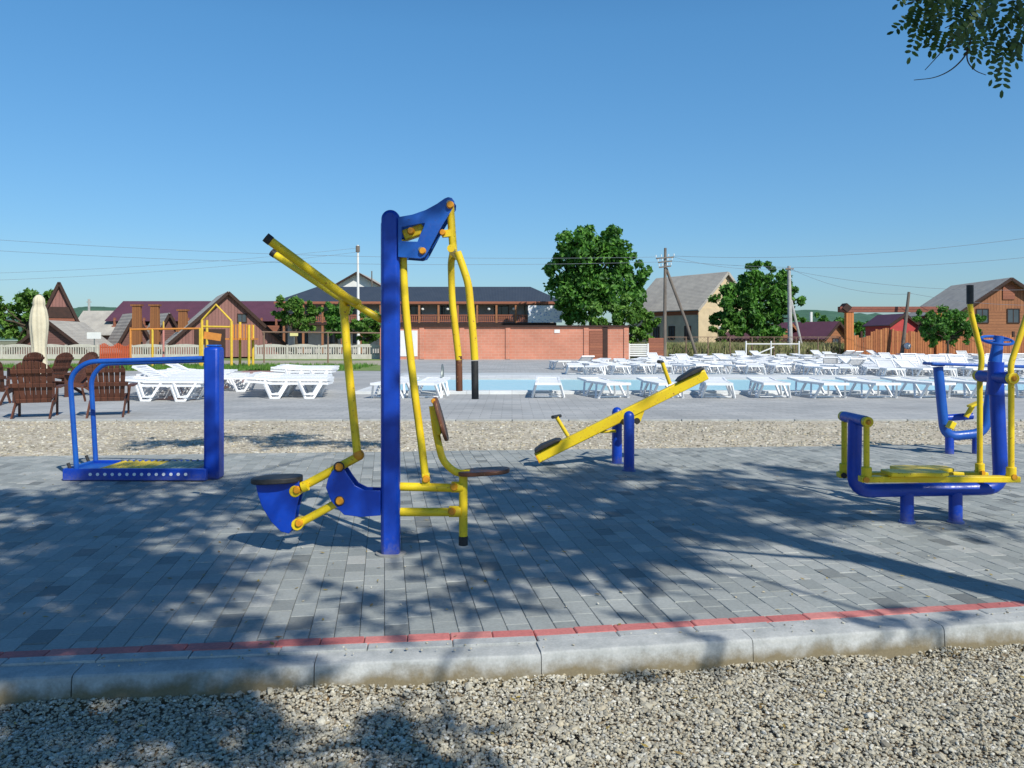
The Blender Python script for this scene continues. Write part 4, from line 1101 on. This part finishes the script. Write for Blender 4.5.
# red shed behind fence
Yh = 75
gable_house('red_shed', 'bright red shed with low roof behind the orange fence', (XX(904,Yh),Yh+2,0), 30*Yh/F, 4, ZZ(325,Yh), ZZ(315,Yh), R(8), noisy('red_boards',(.5,.06,.06),(.4,.05,.05),3,.8), ROOFP, .2, cat='shed')
# right wooden house
Yh = 70; kk = Yh/F; loc = (XX(1006,Yh),Yh+4,0)
t = gable_house('wooden_house', 'orange log house with pale grey roof at the right edge', loc, 8.0, 9.5, ZZ(311,Yh), ZZ(280,Yh), R(-0), ORW2, ROOFG, .5, planks('gable_boards', (.36,.15,.065),(.29,.115,.05),4,0), wins=((-2.2,ZZ(315,Yh)-.1,1.0,1.2),(0.4,ZZ(315,Yh)-.1,1.0,1.2),(2.6,ZZ(315,Yh)-.1,1.0,1.2)))
MB().box((loc[0],loc[1]-9.5/2-.05,ZZ(293,Yh)), (1.0,.06,1.2)).build('shutter', REDW_, t)
t.rotation_euler.z = R(-3)

# ================================================================ FENCES ON THE LEFT
CF = noisy('white_precast_concrete', (.58,.55,.49), (.44,.42,.37), 3, .85, .15)
def precast(px0, px1, Y, label):
    x0, x1 = XX(px0,Y), XX(px1,Y); n = max(1, round((x1-x0)/2.6)); w = (x1-x0)/n
    t = thing('concrete_fence', label, 'fence', ((x0+x1)/2,Y,0), 0, 'white precast concrete fences')
    for i in range(n):
        xa = x0+i*w; mb = MB()
        mb.box((xa+w/2,Y,.12), (w-.16,.07,.42))
        top = [(xa+.08,Y-.035,.86)]+[(xa+.08+(w-.16)*k/12,Y-.035,.98+.12*math.sin(math.pi*k/12)) for k in range(13)]+[(xa+w-.08,Y-.035,.86)]
        mb.prism(top, (0,.07,0))
        m_ = int((w-.3)/.17)
        for k in range(m_): mb.box((xa+.2+k*(w-.4)/(m_-1),Y,.6), (.075,.06,.54))
        mb.build('fence_panel', CF, t, smooth=False)
    for i in range(n+1): MB().box((x0+i*w,Y,.5), (.15,.15,1.1)).build('post', CF, t)
precast(-30,98,60,'white ornamental precast fence behind the wooden lounge chairs')
precast(131,203,60,'white ornamental precast fence between the red gate and the playground tower')
precast(256,382,60,'white ornamental precast fence ending at the tall blue post')
t = thing('picket_gate', 'red-orange picket gate between two white concrete fences', 'gate', (XX(115,60),60,0))
mb = MB(); 
for i in range(17):
    x = XX(100.5,60)+i*.135; h = 1.05+.12*math.sin(i*.8); mb.box((x,60,h/2), (.10,.03,h))
mb.build('pickets', noisy('orange_red_paint', (.55,.10,.04), (.45,.08,.03), 4, .7, .1), t, smooth=False)
mb = MB(); mb.box((XX(115,60),60.04,.3), (29*.075,.04,.08)); mb.box((XX(115,60),60.04,.85), (29*.075,.04,.08)); mb.build('rail', DKW, t)
# small white sign on the pavilion fence
t = thing('white_sign', 'small blank white signboard above the left concrete fence', 'sign', (XX(94,61),61,0))
MB().box(pt(94,335.5,61), (14*61/F,.05,6.5*61/F)).build('board', WHW, t); MB().tube([(XX(94,61),61.05,0),(XX(94,61),61.05,1.7)], .04, 8).build('post', STEEL, t)
# sign on the lever side (yellow square)
t = thing('yellow_sign', 'small yellow square sign on a thin pole near the left lodge trees', 'sign', (XX(294,62),62,0))
MB().box(pt(294,334,62), (8*62/F,.05,4*62/F)).build('board', noisy('yellow_board', (.75,.68,.3), (.65,.6,.25), 3, .7), t); MB().tube([(XX(294,62),62.05,0),(XX(294,62),62.05,1.8)], .035, 8).build('post', STEEL, t)

# wire mesh fence
t = thing('wire_fence', 'long wire mesh fence with thin posts beneath the utility poles', 'fence', (XX(740,60.5),60.5,0))
mb = MB(); Yq = 60.5; zt_ = ZZ(337,Yq); px = 664
RUST = noisy('rusty_steel', (.24,.15,.10), (.16,.11,.08), 6, .8, .1)
for px in range(664, 846, 22): MB().tube([(XX(px,Yq),Yq,-.1),(XX(px,Yq),Yq,zt_)], .045, 8).build('post', RUST, t)
mb = MB(); 
for z in (.1, zt_): mb.bar((XX(664,Yq),Yq,z), (XX(845,Yq),Yq,z), .05,.05)
mb.build('rail', RUST, t)
mb = MB(); x = XX(664,Yq); H = zt_
while x < XX(845,Yq):
    mb.bar((x,Yq-.01,.1), (x+H,Yq-.01,H), .008, .012); mb.bar((x+H,Yq+.01,.1), (x,Yq+.01,H), .008, .012); x += .3
mb.build('mesh', RUST, t, smooth=False)
# whitish frame gate in front
t = thing('pipe_gate', 'pale pipe gate with diagonal brace in front of the wire fence', 'gate', (XX(770,60),60,0))
p = lambda a, b2: pt(a, b2, 60)
mb = MB(); mb.tube([p(746,341),p(746,357)], .06, 8); mb.tube([p(799,341),p(799,357)], .06, 8); mb.tube([p(746,344),p(799,344)], .045, 8); mb.tube([p(752,356),p(774,347)], .05, 8); mb.tube([p(771,341),p(771,357)], .05, 8)
mb.build('gate_bars', WHW, t)

# ================================================================ PLAYGROUND
YELP = paint('playground_yellow', (.74,.50,.05), (.6,.4,.04), .5); ORP = paint('playground_orange', (.66,.26,.05), (.55,.2,.04), .5)
Yg = 42; g_ = lambda a, b2, dy=0: pt(a, b2, Yg+dy)
zb_ = 366.5
t = thing('play_tower', 'yellow playground tower with open gable frame and orange slatted rail', 'playground tower', (XX(226,Yg),Yg,0))
for px, dy, top in ((202,0,320),(231.5,0,321),(249,0,325),(207,1.6,320),(240,1.6,322),(253,1.6,325)):
    MB().tube([g_(px,zb_,dy)*1, g_(px,top,dy)], .07, 10).build('post', YELP, t)
MB().tube([g_(202,320), g_(216,304.5), g_(231.5,321)], .055, 10).build('gable_frame', YELP, t)
MB().tube([g_(202,326.5), g_(232,327)], .05, 8).build('crossbar', YELP, t)
MB().box(g_(242,339,.8), (24*Yg/F,1.5,.08)).build('platform', ORP, t)
mb = MB()
for i in range(9): mb.bar(g_(230.5+i*2.7,340), g_(230.5+i*2.7,324.5), .07,.03)
mb.build('slatted_rail', ORP, t, smooth=False)
MB().bar(g_(204,335,.1), g_(221,337.5,.1), .05, .38).build('orange_panel', ORP, t)
t = thing('climbing_frame', 'yellow and pink playground bar frame left of the tower', 'climbing frame', (XX(160,Yg),Yg,0))
for px, mat_, top, dy in ((152.5,YELP,329,0),(163.5,noisy('pink_paint',(.6,.25,.22),(.5,.2,.18),4,.5),322,1.2),(130.5,ORP,330,0),(200,YELP,328,0)):
    MB().tube([g_(px,zb_,dy), g_(px,top,dy)], .055, 10).build('post', mat_, t)
MB().tube([g_(130,329.5), g_(200,328.5)], .05, 10).build('top_bar', ORP, t)
MB().tube([g_(163.5,322,1.2), g_(163.5,328,0)], .04, 8).build('brace', YELP, t)
t = thing('swing_frame', 'thin grey playground bar frame right of the tower', 'swing frame', (XX(300,48),48,0))
q = lambda a, b2, dy=0: pt(a, b2, 48+dy)
for px in (264,328): MB().tube([q(px,363), q(px,332)], .045, 8).build('post', RUST, t)
MB().tube([q(262,332), q(380,333)], .045, 8).build('top_bar', RUST, t)

# ================================================================ UTILITY POLES AND WIRES
PW_ = noisy('weathered_pole_wood', (.20,.17,.14), (.12,.10,.085), 5, .9, .3, stretch=(1,1,.2))
PC_ = noisy('pole_concrete', (.45,.44,.42), (.34,.34,.33), 4, .9, .2)
Yq = 60
t = thing('utility_pole', 'wooden utility pole with crossarms and diagonal strut at the end of the brick wall', 'utility pole', (XX(665,Yq),Yq,0))
a_ = lambda a, b2, dy=0: pt(a, b2, Yq+dy)
MB().tube([Vector((XX(664.5,Yq),Yq,-.2)), a_(665.3,248)], .15, 12, r2=.10).build('pole', PW_, t)
for y_, w in ((258,9),(262,7),(267,6)):
    ca = MB().bar(a_(665-w,y_+.5,-.15), a_(665+w,y_-1,-.15), .08,.1).build('crossarm', PW_, t)
    mb = MB()
    for s in (-1,-.4,.4,1): c0 = a_(665+s*w,y_-1.5-s*.7,-.15); mb.tube([c0, c0+Vector((0,0,.16))], .035, 8)
    mb.build('insulators', WHW, ca)
MB().tube([a_(666,268,.1), Vector((XX(687,Yq),Yq+.3,ZZ(322,Yq))), Vector((XX(700,Yq),Yq+.5,-.2))], .11, 10).build('strut', PW_, t)
t = thing('utility_pole', 'pale concrete utility pole rising in front of the wide dark tree', 'utility pole', (XX(790,62),62,0))
MB().tube([Vector((XX(790.5,62),62,-.2)), pt(789,266,62)], .21, 10, r2=.12).build('pole', PC_, t); MB().bar(pt(785,269,62)-Vector((0,.15,0)), pt(793,269,62)-Vector((0,.15,0)), .08,.08).build('crossarm', RUST, t)
MB().tube([Vector((XX(805,62),62,-.1)), pt(791,300,62)], .1, 8).build('strut', PC_, t)
t = thing('utility_pole', 'thin leaning dark utility pole beside the young tree', 'utility pole', (XX(902,59),59,0))
MB().tube([Vector((XX(901,59),59,-.2)), pt(909,292,59)], .15, 10, r2=.10).build('pole', PW_, t); MB().ball(pt(907.5,346,58.6), .25).build('white_box', WHW, t)
t = thing('utility_pole', 'slim white concrete pole rising above the lodge roof beside the white gable', 'utility pole', (XX(358,78),78,0))
MB().tube([Vector((XX(358.5,78),78,-.2)), pt(357.8,245,78)], .16, 8, r2=.1).build('pole', WHW, t); MB().tube([pt(357.8,252,78), pt(357.8,246,78)], .2, 8).build('top_fitting', PW_, t)
t = thing('utility_pole', 'small distant pole between the tall A-frame and the grey shed', 'utility pole', (XX(89,95),95,0))
MB().tube([Vector((XX(89,95),95,-.2)), pt(89,299,95)], .14, 8).build('pole', PC_, t); MB().bar(pt(86.5,302,95), pt(91.5,302,95), .1,.1).build('crossarm', PC_, t)
t = thing('utility_pole', 'small white pole standing among the trees behind the purple roofed cottages', 'utility pole', (XX(811,110),110,0))
MB().tube([Vector((XX(811,110),110,-.2)), pt(811,312,110)], .2, 8).build('pole', WHW, t)
t = thing('chimney_mast', 'thin dark mast on the right of the white gable roof', 'mast', (XX(372,110),110,0))
MB().tube([Vector((XX(372,110),110,0)), pt(371.8,271,110)], .08, 8).build('pole', PW_, t)
WIRE = noisy('wire_grey', (.16,.19,.23), (.2,.23,.27), 3, .6, 0)
def wire(a, b2, sag, label, r=.012):
    pts = []
    for k in range(25):
        u = k/24; p = a.lerp(b2, u); p.z -= sag*4*u*(1-u); pts.append(p)
    o = MB().tube(pts, r, 5).build('power_line', WIRE, loc=a); tag(o, label, 'cable', 'overhead power lines')
top = lambda a, b2: pt(a, b2, Yq-.15)
wire(top(656,257), pt(-120,231,55), .7, 'overhead cable from the wooden pole to the left edge, highest on the left')
wire(top(658,262), pt(-120,243,56), .7, 'overhead cable from the middle crossarm of the wooden pole to the left edge')
wire(pt(357.8,248,78), pt(-120,276,66), .5, 'overhead cable from the slim white pole to the left edge, upper one')
wire(pt(357.8,252,78), pt(-120,283,66), .6, 'overhead cable from the slim white pole to the left edge, lower one')
wire(top(674,256), pt(1120,224,50), .8, 'overhead cable from the wooden pole to the right edge, highest on the right')
wire(top(672,261), pt(1120,246,52), .9, 'overhead cable from the middle crossarm of the wooden pole to the right edge')
wire(pt(789,270,62), pt(1120,284,55), .9, 'overhead cable from the concrete pole to the right edge, upper one')
wire(pt(789,268,62), pt(909,294,59), .6, 'short overhead cable between the concrete pole and the leaning pole')
wire(top(674,257), pt(789,268,62), .4, 'short overhead cable between the wooden pole and the concrete pole')
wire(pt(909,293,59), pt(1120,300,55), .6, 'overhead cable from the leaning pole to the right edge')

# ================================================================ NEAR SHADE TREES (beside and behind the camera)
def pinnate(bm, o, d, nrm, L, pairs, rnd, lw=.026, ll=.055):
    """a feather leaf: paired oval leaflets along a stem"""
    d = d.normalized(); s = d.cross(nrm).normalized(); nz = s.cross(d)
    for i in range(pairs):
        t_ = .18+.82*i/pairs; c = o+d*L*t_ - nz*0 + Vector((0,0,-.18*L*t_*t_))
        for sg in (-1,1):
            ld = (s*sg*.9+d*.42+nz*rnd.uniform(-.25,.15)).normalized(); k = ll*rnd.uniform(.8,1.1)
            w = ld.cross(nz).normalized()*lw*.5
            bm.faces.new([bm.verts.new(q) for q in (c, c+ld*k*.3+w, c+ld*k*.75+w*.9, c+ld*k, c+ld*k*.75-w*.9, c+ld*k*.3-w)])
    c = o+d*L+Vector((0,0,-.18*L)); w = s*lw*.5
    bm.faces.new([bm.verts.new(q) for q in (c, c+d*ll*.3+w, c+d*ll*.75+w, c+d*ll, c+d*ll*.75-w, c+d*ll*.3-w)])
def shade_tree(label, base, trunk_top, blobs, seed, dens=270, tr=.13):
    rnd = random.Random(seed); base = Vector(base); top = Vector(trunk_top)
    t = thing('acacia_tree', label, 'tree', base, 0, None)
    mt = MB(); mt.tube([base-Vector((0,0,.3)), base.lerp(top,.3)+Vector((.03,0,0)), base.lerp(top,.7)-Vector((.03,0,0)), top], tr, 14, r2=tr*.72)
    mc = MB()
    cen = []
    for (px, py, rad, h) in blobs:
        c = gp(px, py) - SH*(h*COT); c.z = h; cen.append((c, rad*.9))
    cen.sort(key=lambda q: (q[0]-top).length); nodes = [top]
    for c, rad in cen:                       # branches grow outward from the nearest fork
        st = min(nodes, key=lambda n_: (n_-c).length + .35*(n_-top).length)
        far = (c-top).length; r0_ = max(.016, .045-.008*far)
        limb(mt, st, c, r0_, r0_*.6, rnd, 7, .10); nodes.append(c)
        nt_ = 5
        tw = []
        for k in range(nt_):
            e = c+Vector((rnd.gauss(0,1),rnd.gauss(0,1),rnd.gauss(0,.55))).normalized()*rad*rnd.uniform(.6,1.05)
            limb(mt, c, e, .012, .004, rnd, 4, .1); tw.append(e)
        for k in range(int(dens*rad*rad)):
            e = rnd.choice(tw); o = c.lerp(e, rnd.uniform(.25,1.05))+Vector((rnd.gauss(0,1),rnd.gauss(0,1),rnd.gauss(0,1)))*.10
            d = Vector((rnd.uniform(-1,1),rnd.uniform(-1,1),rnd.uniform(-.6,.35)))
            pinnate(mc.bm, o, d, Vector((rnd.uniform(-.4,.4),rnd.uniform(-.4,.4),1)).normalized(), rnd.uniform(.16,.26), 6, rnd, .032, .060)
    return t, mt, mc, rnd
tb = (4.83,1.36,-.14)
A_blobs = [(545,478,.8,6.2),(600,472,.6,6.5),(655,492,.8,6.4),(705,478,.6,6.8),(735,505,.75,6),(480,492,.8,6.3),(590,520,.8,5.8),(520,535,.75,5.6),(655,548,.7,5.4),(590,565,.6,5.2),
           (800,500,.6,6),(860,515,.5,5.6),(985,528,.35,5.4),(470,565,.6,5.2),(690,634,.14,4.4),(905,622,.2,4.2),(430,470,.6,6.6),(780,470,.5,7.2),(560,505,.7,6),(640,520,.7,5.8),(700,525,.6,5.8),(520,505,.6,6.1),(450,540,.5,5.6),(840,480,.5,6.6),(560,490,.8,7.8),(650,505,.8,7.8),(720,490,.7,7.9),(600,540,.6,7.2),(620,470,.7,8),(790,515,.5,7.4)]
t, mt, mc, rnd = shade_tree('acacia tree with feathery leaves overhanging the top right corner', tb, (4.88,1.5,6.3), A_blobs, 31, tr=.17)
# overhanging spray in the top right corner
Yv = 3.3
root = pt(1130,-70,Yv-.3); limb(mt, (4.9,1.5,3.9), root, .035, .02, rnd, 7, .03)
for (a0, a1, a2) in (((1130,-70),(1020,-30),(925,12)),((1130,-70),(1000,0),(945,28)),((1130,-70),(1040,0),(1000,60)),((1130,-70),(990,-25),(960,25)),((1130,-70),(1060,-10),(1030,60)),((1130,-70),(1010,-40),(905,5))):
    dy = rnd.uniform(-.25,.25); pts = [pt(*a0,Yv-.3), pt(*a1,Yv+dy*.5), pt(*a2,Yv+dy)]
    mt.tube(pts, .007, 6, bend=.3, r2=.002)
for (a, b2) in (((975,36),(968,58)),((958,26),(925,70))): pass
mt.tube([pt(973,30,Yv), pt(967,55,Yv), pt(952,70,Yv), pt(935,78,Yv), pt(914,80,Yv)], .004, 5, bend=.05, r2=.0015)
mt.tube([pt(967,50,Yv), pt(967,62,Yv), pt(975,71,Yv), pt(986,75,Yv)], .003, 5, bend=.04, r2=.0015)
mt.tube([pt(968,25,Yv), pt(950,42,Yv), pt(938,56,Yv), pt(925,70,Yv)], .004, 5, bend=.04, r2=.0015)
def spray(a, b2, dy=0, pairs=7, lw=.0145, ll=.034):
    o = pt(*a, Yv+dy); e = pt(*b2, Yv+dy*1.0); d = e-o
    s = Vector((0,1,0)); nrm = (Vector((0,-1,.25))+Vector((rnd.uniform(-.4,.4),0,rnd.uniform(-.4,.4)))).normalized()
    e2 = d+Vector((0,0,.18*d.length*.0))
    pinnate(mc.bm, o, d, nrm, d.length, pairs, rnd, lw, ll)
spray((925,10),(894,25)); spray((922,14),(910,50)) ; spray((940,18),(922,38)); spray((1006,40),(1002,82),pairs=8,ll=.038); spray((1008,35),(992,72),pairs=7); spray((1012,38),(1016,58)); spray((945,28),(936,48)); spray((957,22),(952,48)); spray((985,30),(975,57)); spray((1000,25),(1018,50)); spray((968,20),(971,50)); spray((985,20),(992,50))
for _ in range(58):
    a = (rnd.uniform(905,1060), rnd.uniform(-45,28)); 
    if a[1] > 8 + (a[0]-905)*.22: continue
    th = rnd.uniform(.9,2.6); L = rnd.uniform(20,34); spray(a, (a[0]+math.cos(th)*L, a[1]+abs(math.sin(th))*L), rnd.uniform(-.25,.3), rnd.choice((6,7,8)))
mt.build('trunk', BARK, t); mc.build('crown', LEAFN, t, smooth=False)
B_blobs = [(20,500,.8,6.4),(95,492,.8,6.4),(170,508,.85,6.3),(245,490,.7,6.4),(300,525,.5,6),(60,548,.75,5.8),(150,556,.75,5.7),(30,598,.6,5.2),(110,612,.6,5.2),
           (35,655,.5,4.8),(120,668,.5,4.8),(215,672,.45,4.7),(15,725,.45,4.5),(90,738,.42,4.5),(385,728,.36,4.4),(250,735,.3,4.4),(490,745,.22,4.2),
           (180,440,.85,7.2),(270,436,.85,7.3),(340,442,.7,7.2),(370,600,.3,4.8),(460,600,.28,4.8),(130,530,.7,6),(60,525,.6,6.2),(200,580,.6,5.4),(10,575,.6,5.4),(80,638,.4,4.9),(170,645,.4,4.9),(60,695,.4,4.6),(160,710,.4,4.6),(60,510,.8,7.6),(150,515,.85,7.8),(40,570,.7,7.2),(140,575,.7,7.2),(90,640,.5,6.6),(200,640,.45,6.6),(30,620,.55,6.8),(200,478,.8,8),(100,480,.6,8)]
t, mt, mc, rnd = shade_tree('acacia tree behind the photographer that shades the left of the paving', (3.2,-4.2,-.14), (2.7,-3.4,4.7), B_blobs, 77)
mt.build('trunk', BARK, t); mc.build('crown', LEAFN, t, smooth=False)

# ================================================================ CAMERA, SKY, SUN
cam = bpy.data.cameras.new('camera'); co = bpy.data.objects.new('camera', cam); col.objects.link(co)
co.location = (0,0,CH); co.rotation_euler = (math.pi/2-PITCH, 0, 0)
cam.shift_y = -(384-HZ)/1024; cam.sensor_width = 36; cam.lens = 36*F/1024; cam.clip_end = 5000; cam.clip_start = .05
sc.camera = co
w = bpy.data.worlds.new('World'); sc.world = w; w.use_nodes = True; nt = w.node_tree
sky = nt.nodes.new('ShaderNodeTexSky'); sky.sky_type = 'NISHITA'; sky.sun_disc = False
sky.sun_elevation = EL
sundir = Vector((-SH.x*math.cos(EL), -SH.y*math.cos(EL), math.sin(EL)))     # towards the sun
sky.sun_rotation = math.atan2(sundir.x, sundir.y)
sky.air_density = 1.15; sky.dust_density = .8; sky.ozone_density = 2.0; sky.altitude = 200
hs = nt.nodes.new('ShaderNodeHueSaturation'); hs.inputs['Saturation'].default_value = 1.28; hs.inputs['Value'].default_value = 1.0
nt.links.new(sky.outputs[0], hs.inputs['Color'])
gm = nt.nodes.new('ShaderNodeGamma'); gm.inputs[1].default_value = .65
nt.links.new(mixrgb(nt, 1.0, hs.outputs[0], (.80,1.02,1.12), 'MULTIPLY'), gm.inputs[0])
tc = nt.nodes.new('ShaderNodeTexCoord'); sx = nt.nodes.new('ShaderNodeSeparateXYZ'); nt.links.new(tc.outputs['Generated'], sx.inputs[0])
zn = ramp(nt, sx.outputs[2], [(0, (1,.80,.76)), (.13, (.84,.79,.80)), (.36, (.80,.80,.80)), (.8, (.21,.32,.42))])          # horizon tint; upper sky darkened on purpose to deepen the shade below
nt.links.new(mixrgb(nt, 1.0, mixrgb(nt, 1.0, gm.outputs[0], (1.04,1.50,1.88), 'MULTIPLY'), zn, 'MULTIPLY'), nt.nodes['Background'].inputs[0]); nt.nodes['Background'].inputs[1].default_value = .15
sun = bpy.data.lights.new('sun', 'SUN'); sun.energy = 5.0; sun.angle = R(.53); sun.color = (1,.95,.85)
so = bpy.data.objects.new('sun', sun); col.objects.link(so)
so.rotation_euler = (-sundir).to_track_quat('-Z', 'Y').to_euler(); so.location = (20,-20,30)
sc.view_settings.view_transform = 'Standard'; sc.view_settings.look = 'None'; sc.view_settings.exposure = 0
